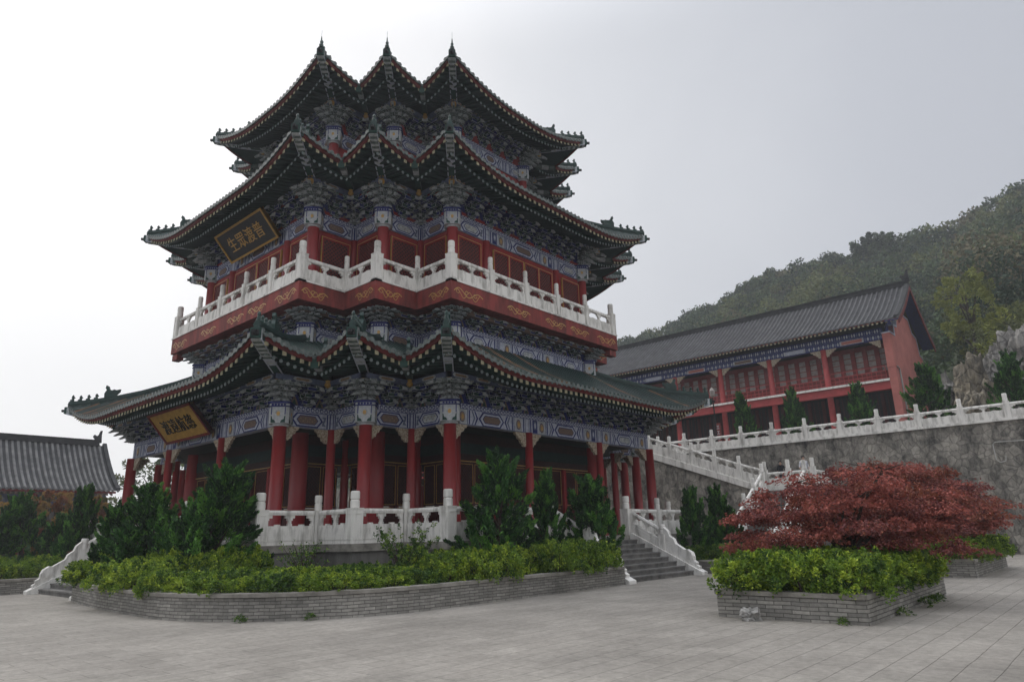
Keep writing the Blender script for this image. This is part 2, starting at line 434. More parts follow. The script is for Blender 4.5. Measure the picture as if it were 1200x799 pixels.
def pagoda_roof(Ho, Hi, zb, zt, zv, zi, zg, spike=False, tiers_orange=False):
    D = Ho - Hi
    E_ = edges(Ho)
    def dist(fr, c, w):
        if fr.long: d = min(c-w, fr.L-c-w)
        elif fr.v0: d = c-w
        else: d = fr.L-c-w
        return max(d, 0)
    def ze(fr, d):
        if fr.long: return zb + (zt-zb)*max(0, 1-d/4.2)**2.1
        return zv + (zt-zv)*(1-min(d, s)/s)**1.6
    def Z(fr, c, w):
        k = max(w, 0)/D
        return zb + (ze(fr, dist(fr, c, max(w,0)))-zb)*(1-k) + (zi-zb)*(.6*k+.4*k*k)
    def Zu(fr, c, w, off):
        k = w/D
        return zb + (ze(fr, dist(fr, c, w))-zb)*max(0, 1-w/2.3)**.9 + .27*w - off
    def rng(fr, w):
        return (w if fr.v0 else -w), (fr.L - w if fr.v1 else fr.L + w)
    surf, und = MB(), MB(); rows = []
    for fr in E_:
        nw = 7; nc = 20 if fr.long else 8
        grid = []
        for iw in range(nw+1):
            w = D*iw/nw; a, b = rng(fr, w)
            grid.append([fr.pt(a+(b-a)*j/nc, w, Z(fr, a+(b-a)*j/nc, w)) for j in range(nc+1)])
        for iw in range(nw):
            for j in range(nc):
                surf.face((grid[iw][j], grid[iw][j+1], grid[iw+1][j+1], grid[iw+1][j]), 0)
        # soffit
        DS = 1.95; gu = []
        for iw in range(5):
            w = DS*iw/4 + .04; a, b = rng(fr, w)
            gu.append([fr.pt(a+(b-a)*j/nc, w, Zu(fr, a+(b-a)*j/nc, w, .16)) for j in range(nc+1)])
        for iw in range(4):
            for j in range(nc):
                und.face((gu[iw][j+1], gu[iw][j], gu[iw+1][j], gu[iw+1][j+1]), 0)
        # eave boards: red fascia right under the tiles
        nf = 26 if fr.long else 10
        for j in range(nf):
            a, b = rng(fr, .05); c0 = a+(b-a)*j/nf; c1 = a+(b-a)*(j+1)/nf
            t0, t1 = Z(fr, c0, .05)-.03, Z(fr, c1, .05)-.03
            h = .17
            for (w0, w1) in ((.05, .12),):
                p = [fr.pt(c0,w0,t0), fr.pt(c1,w0,t1), fr.pt(c1,w0,t1-h), fr.pt(c0,w0,t0-h)]
                q = [fr.pt(c0,w1,t0), fr.pt(c1,w1,t1), fr.pt(c1,w1,t1-h), fr.pt(c0,w1,t0-h)]
                und.face(p, 1); und.face(q[::-1], 1); und.face((p[3],p[2],q[2],q[3]), 1)
        if not fr.vis: continue
        tr, raf, raf2 = MB(), MB(), MB(); rows.append((tr, raf, raf2))
        # cover tiles, drip tiles
        sp = .27; n = int((fr.L + (0 if fr.v0 else D) + (0 if fr.v1 else D))/sp)
        lo = 0 if fr.v0 else -D
        for j in range(n+1):
            c = lo + (j+.5)*sp
            wmin = max(0, -c if not fr.v0 else 0, (c-fr.L) if not fr.v1 else 0)
            wmax = min(D, c if fr.v0 else D, (fr.L-c) if fr.v1 else D)
            if wmax - wmin < .12: continue
            kk = 6; r = .075
            rings = []
            for q in range(kk+1):
                w = wmin + (wmax-wmin)*q/kk
                if wmin == 0 and q == 0: w = -.05
                p = fr.pt(c, w, Z(fr, c, w))
                rings.append([p - fr.e*r, p - fr.e*r*.6 + UP*r*.85, p + fr.e*r*.6 + UP*r*.85, p + fr.e*r])
            mm = 1 if (tiers_orange and fr.long and random.random() < .12) else 0
            for q in range(kk):
                for t in range(3):
                    surf.face((rings[q][t], rings[q][t+1], rings[q+1][t+1], rings[q+1][t]), mm)
            if wmin == 0:
                p = fr.pt(c, -.055, Z(fr, c, 0) + .005)
                tr.face([p + fr.e*math.cos(a)*.09 + UP*math.sin(a)*.09 for a in [2*PI*i/8 for i in range(8)]], 0)
                p = fr.pt(c + sp/2, -.045, Z(fr, c+sp/2, 0))
                if 0 < c+sp/2 < fr.L:
                    tr.prism([p + fr.e*-.11 + UP*.0, p + fr.e*.11, p + fr.e*.06 - UP*.09, p - UP*.13, p - fr.e*.06 - UP*.09], fr.n*.012, 0)
        # rafters
        sp = .3; n = int(fr.L/sp); off0 = (fr.L - n*sp)/2
        for j in range(n+1):
            c = off0 + j*sp
            if dist(fr, c, 0) > 0:
                lim = min(c if fr.v0 else 9, fr.L-c if fr.v1 else 9)
                w0, w1 = .1, min(.95, max(lim, .3))
                a = fr.pt(c-.065, w0, Zu(fr, c, w0, .33)); dd = fr.pt(c-.065, w1, Zu(fr, c, w1, .29)) - a
                raf.obox(a, fr.e*.13, dd, UP*.125, 0)
                ex = .006
                raf.obox(a - fr.n*-.0 + fr.n*.0 + fr.e*-.004 - UP*.004, fr.e*.138, fr.n*.012, UP*.133, 1)
        sp = .24; n = int(fr.L/sp); off0 = (fr.L - n*sp)/2
        ext = 0
        lo_, hi_ = (.62 if fr.v0 else -.62), (fr.L-.62 if fr.v1 else fr.L+.62)
        n = int((hi_-lo_)/sp)
        for j in range(n+1):
            c = lo_ + (j+.3)*sp
            if c > hi_: break
            lim = min(c if fr.v0 else 9, fr.L-c if fr.v1 else 9)
            w0, w1 = .64, min(1.95, max(lim, .8))
            a = fr.pt(c, w0, Zu(fr, c, w0, .46)); b2 = fr.pt(c, w1, Zu(fr, c, w1, .40))
            raf2.tube([a, b2], .058, 7, 0, cap=False)
            raf2.tube([a + fr.n*.015, a - fr.n*.002], .06, 8, 2)
        # board that carries the flying rafters
        for j in range(nf):
            a, b = rng(fr, .7); c0 = a+(b-a)*j/nf; c1 = a+(b-a)*(j+1)/nf
            und.face((fr.pt(c0,.68,Zu(fr,c0,.68,.30)), fr.pt(c1,.68,Zu(fr,c1,.68,.30)), fr.pt(c1,.68,Zu(fr,c1,.68,.40)), fr.pt(c0,.68,Zu(fr,c0,.68,.40))), 2)
    roof = surf.build('roof', [M['tile'], M['tile_orange']], PG)
    for tr, raf, raf2 in rows:
        raf2.build('round_rafter_edging', [M['dkgreen'], M['cream'], M['dot']], roof)
        tr.build('tile_edging', M['tileend'], roof); raf.build('rafter_edging', [M['dkgreen'], M['cream'], M['dot']], roof)
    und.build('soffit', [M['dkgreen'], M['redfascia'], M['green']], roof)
    # hips, valleys and everything that sits on them
    C_ = corners(Ho)
    for i in range(20):
        p, cx, dg, vis = C_[i]; fr = E_[i]
        dn = dg.normalized(); side = V((-dn.y, dn.x, 0))
        zc = lambda w: Z(fr, w if fr.v0 else -w, w)
        zu = lambda w: Zu(fr, w if fr.v0 else -w, w, 0)
        if cx:
            rb = MB(); ws = [-.02, .15, .4, .8, 1.4, 2.2, 3.2, D]
            for a, b in zip(ws[:-1], ws[1:]):
                A, B_ = p - dg*a + UP*zc(a), p - dg*b + UP*zc(b)
                hgt = .2
                rb.obox(A - side*.09 - UP*.02, side*.18, B_-A, UP*hgt)
                rb.obox(A - side*.125 + UP*(hgt*.4), side*.25, B_-A, UP*.035)
                rb.obox(A - side*.06 + UP*(hgt-.02), side*.12, B_-A, UP*.06)
            rb.build('hip_ridge', M['ridgeg'], roof)
            if vis:
                ang = math.atan2(dn.y, dn.x) + PI/2    # -y of the mesh points outwards
                for k in range(4):
                    w = .07 + .24*k
                    put('ridge_figure', FIG, roof, p - dg*w + UP*(zc(w)+.19), ang, (1,1,1.15 if k == 0 else 1))
                w = 1.2
                put('ridge_beast', BEAST, roof, p - dg*w + UP*(zc(w)+.15), ang, (1.2,1.2,1.2))
                if spike and i >= 15:
                    sb_ = MB(); q = p + dn*.02 + UP*(zc(0)+.1)
                    sb_.lathe([(.08,0),(.095,.1),(.05,.17),(.065,.25),(.035,.33),(.02,.5),(.006,.56),(.005,.85)], 8, q)
                    sb_.build('finial', M['ridgeg'], roof)
                # hip beam: striped underside, dark square head, gilded pendant
                hb = MB(); nS = 20; W1 = 1.75; zt_ = zu(0) - .30; zw = zg + .1
                pos = lambda w: p - dg*w + UP*(zt_ + (zw - zt_)*(max(w, 0)/W1)**.85)
                for q in range(nS):
                    a, b = -.02 + (W1+.02)*q/nS, -.02 + (W1+.02)*(q+1)/nS
                    m = (0 if q % 2 else 1) if q < 10 else (2 if q in (10, 11, 13) else (1 if q == 12 else 3))
                    hb.obox(pos(a) - side*.135 - UP*.05, side*.27, pos(b)-pos(a), UP*.32, m)
                for sg in (-1, 1):
                    hb.obox(pos(0) + side*(sg*.135-.02) - UP*.056, side*.04, pos(W1*.5)-pos(0), UP*.03, 2)
                    hb.obox(pos(W1*.5) + side*(sg*.135-.02) - UP*.056, side*.04, pos(W1)-pos(W1*.5), UP*.03, 2)
                hb.obox(pos(-.02) + dn*.0 - side*.145 - UP*.02, side*.29, dn*.1, UP*.3, 3)
                hb.obox(pos(-.02) + dn*.1 - side*.11 + UP*.04, side*.22, dn*.02, UP*.18, 4)
                hb.obox(pos(-.02) + dn*.1 - side*.05 + UP*.08, side*.10, dn*.17, UP*.10, 4)
                hb.obox(pos(W1) - side*.13 - UP*.03, side*.26, -dg*.6, UP*.25, 3)
                hb.build('hip_beam', [M['greyg'], M['pale'], M['beamw'], M['green'], M['metal']], roof)
                gp = MB(); gp.lathe([(.02,-.17),(.09,-.14),(.13,-.05),(.12,.03),(.07,.08),(.1,.12),(.1,.2)], 10, pos(W1-.06) - UP*.2)
                gp.build('gilded_pendant', M['gold'], roof, True)
        elif vis:
            hb = MB(); zt_ = zu(0) - .26; pos = lambda w: p - dg*w + UP*(zt_ + (zg + .1 - zt_)*max(w, 0)/1.5)
            for q in range(6):
                a, b = .02 + 1.5*q/6, .02 + 1.5*(q+1)/6
                hb.obox(pos(a) - side*.1 - UP*.05, side*.2, pos(b)-pos(a), UP*.26, (0, 1, 0, 2, 2, 3)[q])
            hb.obox(pos(.0) - side*.12 - UP*.12, side*.24, -dg*.05, UP*.3, 2)
            hb.build('valley_beam', [M['greyg'], M['pale'], M['green'], M['dkgreen']], roof)
            gp = MB(); gp.lathe([(.02,-.14),(.09,-.1),(.12,-.03),(.07,.05),(.09,.12)], 9, pos(1.45) - UP*.16)
            gp.build('gilded_pendant', M['gold'], roof, True)
            # dragon head where the two hips behind the valley meet
            put('ridge_beast', BEAST, roof, p - dg*1.1 + UP*(zc(1.1)+.1), math.atan2(dn.y, dn.x) + PI/2, (1.1,1.1,1.1))
    return roof

# heights taken from the plan fit
HC, HU, HT = 10.076, 8.18, 6.24
ZF = 1.42                                  # terrace floor
pagoda_roof(12.22, 8.3, 6.60, 7.50, 7.0, 8.72, 6.62, tiers_orange=True)
pagoda_roof(10.50, 6.3, 14.86, 15.82, 15.3, 17.6, 15.05)
r3 = pagoda_roof(8.56, 4.3, 20.30, 21.25, 20.6, 22.4, 20.48, spike=True)
b = MB(); P4 = poly(4.32)
for i in range(20):
    b.face(((*P4[i], 22.38), (*P4[(i+1) % 20], 22.38), (0, 0, 23.6)))
b.lathe([(.5,23.3),(.3,23.6),(.45,23.9),(.2,24.2),(.02,24.7)], 12)
b.build('roof_cap', M['tile'], r3)

# ---- brackets ----------------------------------------------------
def rimbox(b, o, ex, ey, ez, mc, mr):
    """coloured block with a pale painted rim on its seen faces"""
    b.obox(o, ex, ey, ez, mr)
    o, ex, ey, ez = V(o), V(ex), V(ey), V(ez)
    t = .013; k = .003
    def pl(o_, a, c, n):
        la, lc = a.length, c.length
        if la < 3*t or lc < 3*t: return
        ua, uc = a/la, c/lc
        q = o_ + n*k
        b.face((q+ua*t+uc*t, q+ua*(la-t)+uc*t, q+ua*(la-t)+uc*(lc-t), q+ua*t+uc*(lc-t)), mc)
    un = lambda v: v.normalized()
    pl(o, ex, ez, -un(ey)); pl(o, ey, ez, -un(ex)); pl(o+ex, ey, ez, un(ex)); pl(o, ex, ey, -un(ez))
def arm(b, ang, L, z, h, wd, mc, mr, beak=.2, y0=.1):
    """arm pointing to -y turned by ang, with a slanted beak"""
    d = V((math.sin(ang), -math.cos(ang), 0)); sd_ = V((math.cos(ang), math.sin(ang), 0))
    rimbox(b, sd_*(-wd/2) + d*L + UP*z, sd_*wd, -d*(L+y0), UP*h, mc, mr)
    if beak:
        q = sd_*(-wd/2) + d*L + UP*z
        b.prism([q, q + UP*h, q + d*beak*.45 + UP*h*.62, q + d*beak - UP*h*.35, q + d*beak*.8 - UP*h*.5], sd_*wd, mr)
def cross(b, y, z, Lx, h, mc, mr, mb):
    rimbox(b, (-Lx/2, y-.05, z), (Lx,0,0), (0,.1,0), (0,0,h), mc, mr)
    for x in (-Lx/2, 0, Lx/2):
        rimbox(b, (x-.07, y-.075, z+h), (.14,0,0), (0,.15,0), (0,0,h*.55), mb, mr)
BRM = [M['blue'], M['green'], M['pale'], M['greyg'], M['tan']]
def bracket_mesh(Hh, O, nt_=3, name='bracket_set'):
    b = MB(); h = Hh/(nt_*1.55+.6)
    rimbox(b, (-.13,-.1,0), (.26,0,0), (0,.2,0), (0,0,h*.6), 3, 2)
    z = h*.6
    for k in range(nt_):
        y = -O*k/nt_
        c = k % 2
        cross(b, y, z, .46+.14*k, h, c, 2, 1-c)
        if k: cross(b, 0, z, .5+.16*k, h, c, 2, 1-c)
        arm(b, 0, O*(k+1)/nt_, z, h, .1, 1-c, 2, .17)
        z += h*1.55
    o = b.build('x', BRM); d = o.data; bpy.data.objects.remove(o); d.name = name; return d
def corner_mesh(Hh, O, nt_=4, big=True, name='corner_bracket'):
    b = MB(); h = Hh/(nt_*1.5+.5); z = 0
    rimbox(b, (-.17,-.17,0), (.34,0,0), (0,.34,0), (0,0,h*.6), 3, 2); z = h*.6
    A_ = (-45, 0, 45) if not big else (-45, -24, 0, 24, 45)
    for k in range(nt_):
        c = k % 2
        for a in A_:
            L = O*(k+1)/nt_*(1.25 if a == 0 else (.92 if abs(a) == 24 else 1.0))
            arm(b, math.radians(a), L, z, h, .1, 3, 2, .24)
            d = V((math.sin(math.radians(a)), -math.cos(math.radians(a)), 0)); sd_ = V((-d.y, d.x, 0))
            q = d*(O*(k+.6)/nt_); Lx = .4+.1*k
            rimbox(b, q - sd_*Lx/2 + UP*(z+h*.1), sd_*Lx, -d*.09, UP*h*.85, 3 if big else c, 2)
            for t in (-1, 1):
                rimbox(b, q + sd_*(t*Lx/2-.06) - d*-.01 + UP*(z+h*.98), sd_*.12, -d*.13, UP*h*.5, 3, 2)
        z += h*1.5
    o = b.build('x', BRM); d = o.data; bpy.data.objects.remove(o); d.name = name; return d

nb = [0]
def bracket_tier(H, z, Hh, O, sp, zone):
    bm, cmx, cmv = bracket_mesh(Hh, O), corner_mesh(Hh, O*1.05), corner_mesh(Hh, O*.7, 4, False)
    for fr in edges(H):
        if not fr.vis: continue
        n = max(1, round(fr.L/sp) - 1) if fr.long else 1
        for j in range(n):
            c = fr.L*(j+1)/(n+1)
            put('bracket_set', bm, PG, fr.pt(c, .02, z), fr.rz); nb[0] += 1
    for p, cx, dg, vis in corners(H):
        if not vis: continue
        ang = math.atan2(dg.y, dg.x) + PI/2
        put('corner_bracket' if cx else 'valley_bracket', cmx if cx else cmv, PG, p - dg*.02 + UP*z, ang)
    # board behind the brackets, with painted flames between the sets; purlin in front
    for fr in edges(H):
        if not fr.vis: continue
        b = MB()
        b.obox(fr.pt(0, .12, z-.02), fr.e*fr.L, fr.n*.04, UP*(Hh+.35), 0)
        n = max(1, round(fr.L/sp) - 1) if fr.long else 1
        for j in range(n+1):
            c = fr.L*(j+.5)/(n+1); q = fr.pt(c, .075, z)
            b.face((q - fr.e*.16 + UP*.02, q + fr.e*.16 + UP*.02, q + fr.e*.09 + UP*.2, q + UP*.34, q - fr.e*.09 + UP*.2), 1)
            q = q + fr.n*.004
            b.face((q - fr.e*.09 + UP*.03, q + fr.e*.09 + UP*.03, q + UP*.22), 2)
        b.build('bracket_board', [M['blue'], M['brown'], M['green']], PG)
    if zone != 'slab':
        for fr in edges(H + O*.85):
            if not fr.vis: continue
            b = MB(); zt = z + Hh + .02
            b.obox(fr.pt(.0, .0, zt), fr.e*fr.L, fr.n*-.14, UP*.17, 0)
            n = max(1, int(fr.L/1.0))
            hx = lambda l, k: [(-l,0),(-l*.8,-.065*k),(l*.8,-.065*k),(l,0),(l*.8,.065*k),(-l*.8,.065*k)]
            for j in range(n):
                c = fr.L*(j+.5)/n; q = fr.pt(c, -.004, zt+.085)
                b.face([q + fr.e*x + UP*y for x, y in hx(.36, 1)], 1)
                q = fr.pt(c, -.008, zt+.085)
                b.face([q + fr.e*x + UP*y for x, y in hx(.26, .6)], 2)
            b.build('painted_purlin', [M['midblue'], M['pale'], M['tan']], PG)

bracket_tier(HC, 5.86, .62, .75, 1.15, 'eave')
bracket_tier(HU, 14.12, .80, .85, 1.1, 'eave')
bracket_tier(HT, 19.55, .80, .85, 1.0, 'eave')
bracket_tier(8.25, 9.32, .50, .7, 1.15, 'slab')

# ---- painted beams -----------------------------------------------
BM_ = [M['beamw'], M['blue'], M['midblue'], M['tan'], M['brown'], M['gold'], M['green'], M['pale']]
def painted_beam(fr, c0, c1, z0, z1, th=.3):
    b = MB(); L = c1-c0; h = z1-z0
    b.obox(fr.pt(c0, th, z0), fr.e*L, fr.n*th, UP*h, 0)
    lay = [0]
    def plate(pts, m, k):
        b.face([fr.pt(c0+x, -.006*k, z0+y) for x, y in pts], m)
    def rect(x0, x1, y0, y1, m, k): plate(((x0,y0),(x1,y0),(x1,y1),(x0,y1)), m, k)
    def hexa(x, y, w, hh, m, k, cut=.3):
        d = hh*cut*1.4
        plate(((x-w/2,y),(x-w/2+d,y-hh/2),(x+w/2-d,y-hh/2),(x+w/2,y),(x+w/2-d,y+hh/2),(x-w/2+d,y+hh/2)), m, k)
    def disc(x, y, rx, ry, m, k): plate([(x+rx*math.cos(a), y+ry*math.sin(a)) for a in [2*PI*i/14 for i in range(14)]], m, k)
    hb = h*.74                                     # main band, key pattern above it
    rect(0, L, hb, hb+.02, 1, 1); rect(0, L, 0, .025, 2, 1)
    n = max(4, int(L/.17))
    for j in range(n):
        x = L*(j+.5)/n; q = L/n
        disc(x, hb+.03+(h-hb-.03)*.45, q*.42, (h-hb)*.42, 1, 1); disc(x, hb+.03+(h-hb-.03)*.38, q*.25, (h-hb)*.25, 0, 2)
    y = hb*.5
    if L < 2.3:
        for x in (.06, .17): rect(x, x+.05, .03, hb-.01, 1, 1); rect(L-x-.05, L-x, .03, hb-.01, 1, 1)
        hexa(L/2, y, L*.62, hb*.9, 1, 1); hexa(L/2, y, L*.54, hb*.72, 0, 2); hexa(L/2, y, L*.43, hb*.6, 1, 3)
        hexa(L/2, y, L*.39, hb*.5, 4 if random.random() < .5 else 7, 4)
        for k in range(-3, 4):
            disc(L/2 + k*L*.045, y + (.04 if k % 2 else -.04), .022, .022, 3, 5)
        for x in (L*.17, L*.83): hexa(x, y, .1, hb*.6, 2, 2)
    else:
        W = min(L*.26, 1.15)
        hexa(L/2, y, W+.26, hb*.96, 1, 1); hexa(L/2, y, W+.1, hb*.78, 0, 2); hexa(L/2, y, W-.1, hb*.56, 1, 3); hexa(L/2, y, W-.16, hb*.46, random.choice((4, 7, 4)), 4)
        for sg in (-1, 1):
            X = lambda t: L/2 + sg*t
            t = W/2+.28
            for q in range(2):
                x = X(t); plate(((x-sg*.13,y),(x,y-hb*.46),(x+sg*.06,y-hb*.46),(x-sg*.05,y),(x+sg*.06,y+hb*.46),(x,y+hb*.46)) , 1 if q == 0 else 2, 1); t += .13
            # bars, roundels, bars out to the end of the bay
            k = 0
            while t < L/2-.12:
                x = X(t)
                if k % 3 == 1 and t+.36 < L/2:
                    xm = X(t+.17); rect(min(x, X(t+.34)), max(x, X(t+.34)), .03, hb-.01, 7, 1)
                    disc(xm, y, .13, hb*.36, 1, 2); disc(xm, y, .115, hb*.31, 3 if k % 2 else 0, 3); disc(xm, y, .05, hb*.16, 5 if k % 2 else 2, 4); t += .42
                elif k % 3 == 2 and t+.32 < L/2:
                    rect(min(x, X(t+.28)), max(x, X(t+.28)), .03, hb-.01, 1, 1)
                    a_, b_ = X(t+.06), X(t+.22); rect(min(a_,b_), max(a_,b_), hb*.3, hb*.9, 2, 2); disc(X(t+.14), hb*.6, .055, hb*.2, 0, 3); t += .36
                else:
                    a_, b_ = x, X(t+.06); rect(min(a_,b_), max(a_,b_), .03, hb-.01, 1, 1)
                    a_, b_ = X(t+.1), X(t+.14); rect(min(a_,b_), max(a_,b_), .03, hb-.01, 2, 1); t += .2
                k += 1
    return b.build('painted_beam', BM_, PG)

def capital(H2, z0, z1, w):
    """white painted box round the column head with gilded roundels"""
    b = MB(); h = z1-z0
    b.lathe([(w*.5,z0-.06),(w*.52,z0-.02),(w*.5,z0+.02)], 20, (0,0,0), 0)
    def octo(r, k, za, zb, m):
        pts = []
        for q in range(4):
            a0 = PI/4 + q*PI/2
            for s_g in (-1, 1):
                d = V((math.cos(a0), math.sin(a0), 0)); e_ = V((-d.y, d.x, 0)); pts.append(d*r + e_*(s_g*k) + UP*za)
        b.prism(pts, UP*(zb-za), m)
    r, k_ = w*.62, w*.44
    octo(r, k_, z0+.01, z1, 0); octo(r*1.1, k_*1.1, z1-.16, z1-.13, 1); octo(r*1.12, k_*1.12, z1-.05, z1+.01, 1)
    for q_ in range(4):
        a0 = PI/4 + q_*PI/2; d = V((math.cos(a0), math.sin(a0), 0)); e_ = V((-d.y, d.x, 0)); q = d*(r+.005) + UP*(z0+h*.46)
        for k in range(-2, 3):
            qq = d*(r*1.0+.007) + e_*(k*k_*.42) + UP*(z1-.12)
            b.face([qq + e_*x + UP*y for x, y in ((-.035,0),(.035,0),(.035,.06),(-.035,.06))], 1)
        b.face([q + e_*math.cos(t)*.10 + UP*math.sin(t)*.12 for t in [2*PI*i/12 for i in range(12)]], 4)
        b.face([q + d*.004 + e_*math.cos(t)*.06 + UP*math.sin(t)*.075 for t in [2*PI*i/10 for i in range(10)]], 2)
        for sg in (-1, 1):
            b.face([q + e_*(sg*k_) + e_*(-sg*x) + UP*y for x, y in ((0,-h*.42),(.16,-h*.42),(.12,-h*.3),(.05,-h*.26),(.03,-h*.12),(0,-h*.1))], 3)
            b.face([q + e_*(sg*k_) + e_*(-sg*x) + UP*y for x, y in ((.0,-.04),(.03,-.04),(.03,h*.3),(0,h*.3))], 1)
    o = b.build('x', [M['beamw_l'], M['blue'], M['gold'], M['green'], M['pale']]); d = o.data; bpy.data.objects.remove(o); return d
M['beamw_l'] = mat('capital_white_paint', (.46,.475,.49), .7, (.32,.34,.37), 12)

def column_mesh(r, h, foot=True):
    b = MB()
    pr = [(r*1.0,0),(r*1.0,h*.5),(r*.95,h)]
    if foot: pr = [(r*1.45,0),(r*1.5,.06),(r*1.2,.14),(r,.141)] + pr[1:]
    b.lathe(pr, 24); o = b.build('x', M['red'], None, True); d = o.data; bpy.data.objects.remove(o); return d

ZT = 5.146                                   # underside of the ground-storey beam
CB, CS, CI = column_mesh(.215, ZT-ZF), column_mesh(.15, ZT-ZF), column_mesh(.30, ZT-ZF+.4)
CAP = capital(0, 0, .70, .52)
BAY = 2.25
def sparrow_mesh(L=.62, h=.5):
    """carved corner piece under a beam, hanging beside a column (x to the right)"""
    out = [(0,0),(L,0),(L*.93,-.1),(L*.78,-.13),(L*.7,-.23),(L*.52,-.27),(L*.45,-.38),(L*.28,-.42),(L*.24,-h),(0,-h)]
    b = MB(); b.prism([(x,-.05,z) for x, z in out], (0,.1,0))
    o = b.build('x', M['carve']); d = o.data; bpy.data.objects.remove(o); return d
SPW = sparrow_mesh(); SPS = sparrow_mesh(.5, .46)

def storey_posts(fr):
    """column stations along one side of the ground storey"""
    if fr.long:
        m = fr.L/2; return [0, m-BAY, m+BAY, fr.L]
    return [0, fr.L]
done = set()
for fr in edges(HC):
    st_ = storey_posts(fr)
    for j, c in enumerate(st_):
        p = fr.pt(c, 0, ZF); key = (round(p.x, 1), round(p.y, 1))
        conv = (fr.v0 if j == 0 else fr.v1 if j == len(st_)-1 else False)
        seen = fr.vis or key in ((round(HC,1), 6.2),)
        if key not in done:
            done.add(key)
            o = put('column', CB if conv else CS, PG, p)
            if conv and fr.vis:
                put('capital', CAP, o, (0, 0, ZT-ZF))
    for c0, c1 in zip(st_[:-1], st_[1:]):
        if fr.vis:
            painted_beam(fr, c0, c1, ZT, 5.84, .26)
        elif fr.long:
            b = MB(); b.obox(fr.pt(c0, .2, ZT), fr.e*(c1-c0), fr.n*.2, UP*.7); b.build('plain_beam', M['beamw'], PG)
        mesh_ = SPW if fr.long else SPS
        r0 = .2 if (fr.v0 and c0 == 0) else .13; r1 = .2 if (fr.v1 and c1 == fr.L) else .13
        put('carved_bracket', mesh_, PG, fr.pt(c0+r0, .06, ZT-.003), fr.rz)
        put('carved_bracket', mesh_, PG, fr.pt(c1-r1, .06, ZT-.003), fr.rz, (-1, 1, 1))

# inner hall of the ground storey
for p, cx, dg, vis in corners(HU):
    put('inner_column', CI if cx else CS, PG, p + UP*ZF)
def lattice_door(wd, ht, split=.42):
    """(frame, lattice) meshes, x across, -y outwards"""
    f, l = MB(), MB()
    t = .055
    for x in (0, wd-t): f.box((x+t/2, 0, ht/2), (t, .07, ht), 0)
    for z in (0, ht*split, ht-t): f.box((wd/2, 0, z+t/2), (wd-2*t, .066, t), 0)
    f.box((wd/2, .015, ht*split/2), (wd-2*t-.004, .03, ht*split-t-.01), 0)
    g = .016
    x0, x1, z0, z1 = t, wd-t, ht*split+t, ht-t
    for x in (x0-.006, x1+.006-g): f.box((x+g/2, -.038, (z0+z1)/2), (g, .012, z1-z0), 1)
    for z in (z0, z1-g): f.box((wd/2, -.038, z+g/2), (x1-x0, .012, g), 1)
    for z in (t+.05, ht*split-.06): f.box((wd/2, -.004, z), (x1-x0-.08, .012, g), 1)
    W, Hh_ = x1-x0, z1-z0; st_ = .13
    k = -int(Hh_/st_)-1
    while k*st_ < W:
        for sg in (1, -1):
            # diagonal bars clipped to the opening
            a = max(0, k*st_); e_ = min(W, k*st_+Hh_)
            if e_ > a:
                za, ze_ = a-k*st_, e_-k*st_
                if sg < 0: za, ze_ = Hh_-za, Hh_-ze_
                d = V((e_-a, 0, ze_-za)); nn = V((-d.z, 0, d.x)).normalized()*.024
                l.obox(V((x0+a, -.02+.004*sg, z0+za)) - nn*.5, d, (0,.015,0), nn, 0)
        k += 1
    l.face(((x0,.012,z0),(x1,.012,z0),(x1,.012,z1),(x0,.012,z1)), 1)
    r = []
    for b, n, mm in ((f,'f',[M['doorw'], M['gold']]), (l,'l',[M['doorw'], M['pane']])):
        o = b.build('x', mm); r.append(o.data); bpy.data.objects.remove(o)
    return r
DH = 2.75
for fr in edges(HU-.02):
    if not fr.vis: continue
    b = MB()
    zt = ZF+DH
    b.obox(fr.pt(0, .2, zt), fr.e*fr.L, fr.n*.2, UP*(5.3-zt), 0)
    b.obox(fr.pt(.05, -.002, zt+.02), fr.e*(fr.L-.1), fr.n*.02, UP*.03, 1)
    b.obox(fr.pt(.05, -.002, zt+.3), fr.e*(fr.L-.1), fr.n*.02, UP*.4, 2)
    b.obox(fr.pt(0, .2, ZF), fr.e*fr.L, fr.n*.2, UP*.12, 0)
    stn = [0, fr.L] if not fr.long else [0, fr.L/2-BAY, fr.L/2+BAY, fr.L]
    for c in stn[1:-1]: b.obox(fr.pt(c-.09, .18, ZF+.12), fr.e*.18, fr.n*.24, UP*(DH-.12), 3)
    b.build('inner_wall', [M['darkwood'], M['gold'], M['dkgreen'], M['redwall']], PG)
    for bi, (c0, c1) in enumerate(zip(stn[:-1], stn[1:])):
        a0, a1 = c0 + (.3 if c0 == 0 else .1), c1 - (.3 if c1 == fr.L else .1)
        n = 4 if (c1-c0) > 3 else 2
        wd = (a1-a0)/n
        ft, lt = lattice_door(wd, DH-.12)
        for j in range(n):
            if fr.long and fr.n.x < -.5 and bi == 2 and j in (0,): continue     # open leaf
            if fr.long and fr.n.x < -.5 and bi == 1 and j in (1, 2): continue
            o = put('lattice_door', ft, PG, fr.pt(a0+wd*j, .08, ZF+.12), fr.rz)
            put('lattice', lt, o, (0,0,0))
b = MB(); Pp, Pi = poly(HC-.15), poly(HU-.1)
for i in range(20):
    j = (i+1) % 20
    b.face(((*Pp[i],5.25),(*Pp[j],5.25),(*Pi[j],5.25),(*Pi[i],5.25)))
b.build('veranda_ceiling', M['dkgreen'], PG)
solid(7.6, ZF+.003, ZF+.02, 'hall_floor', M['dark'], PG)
solid(8.0, 5.3, 8.4, 'inner_storey', M['dark'], PG)

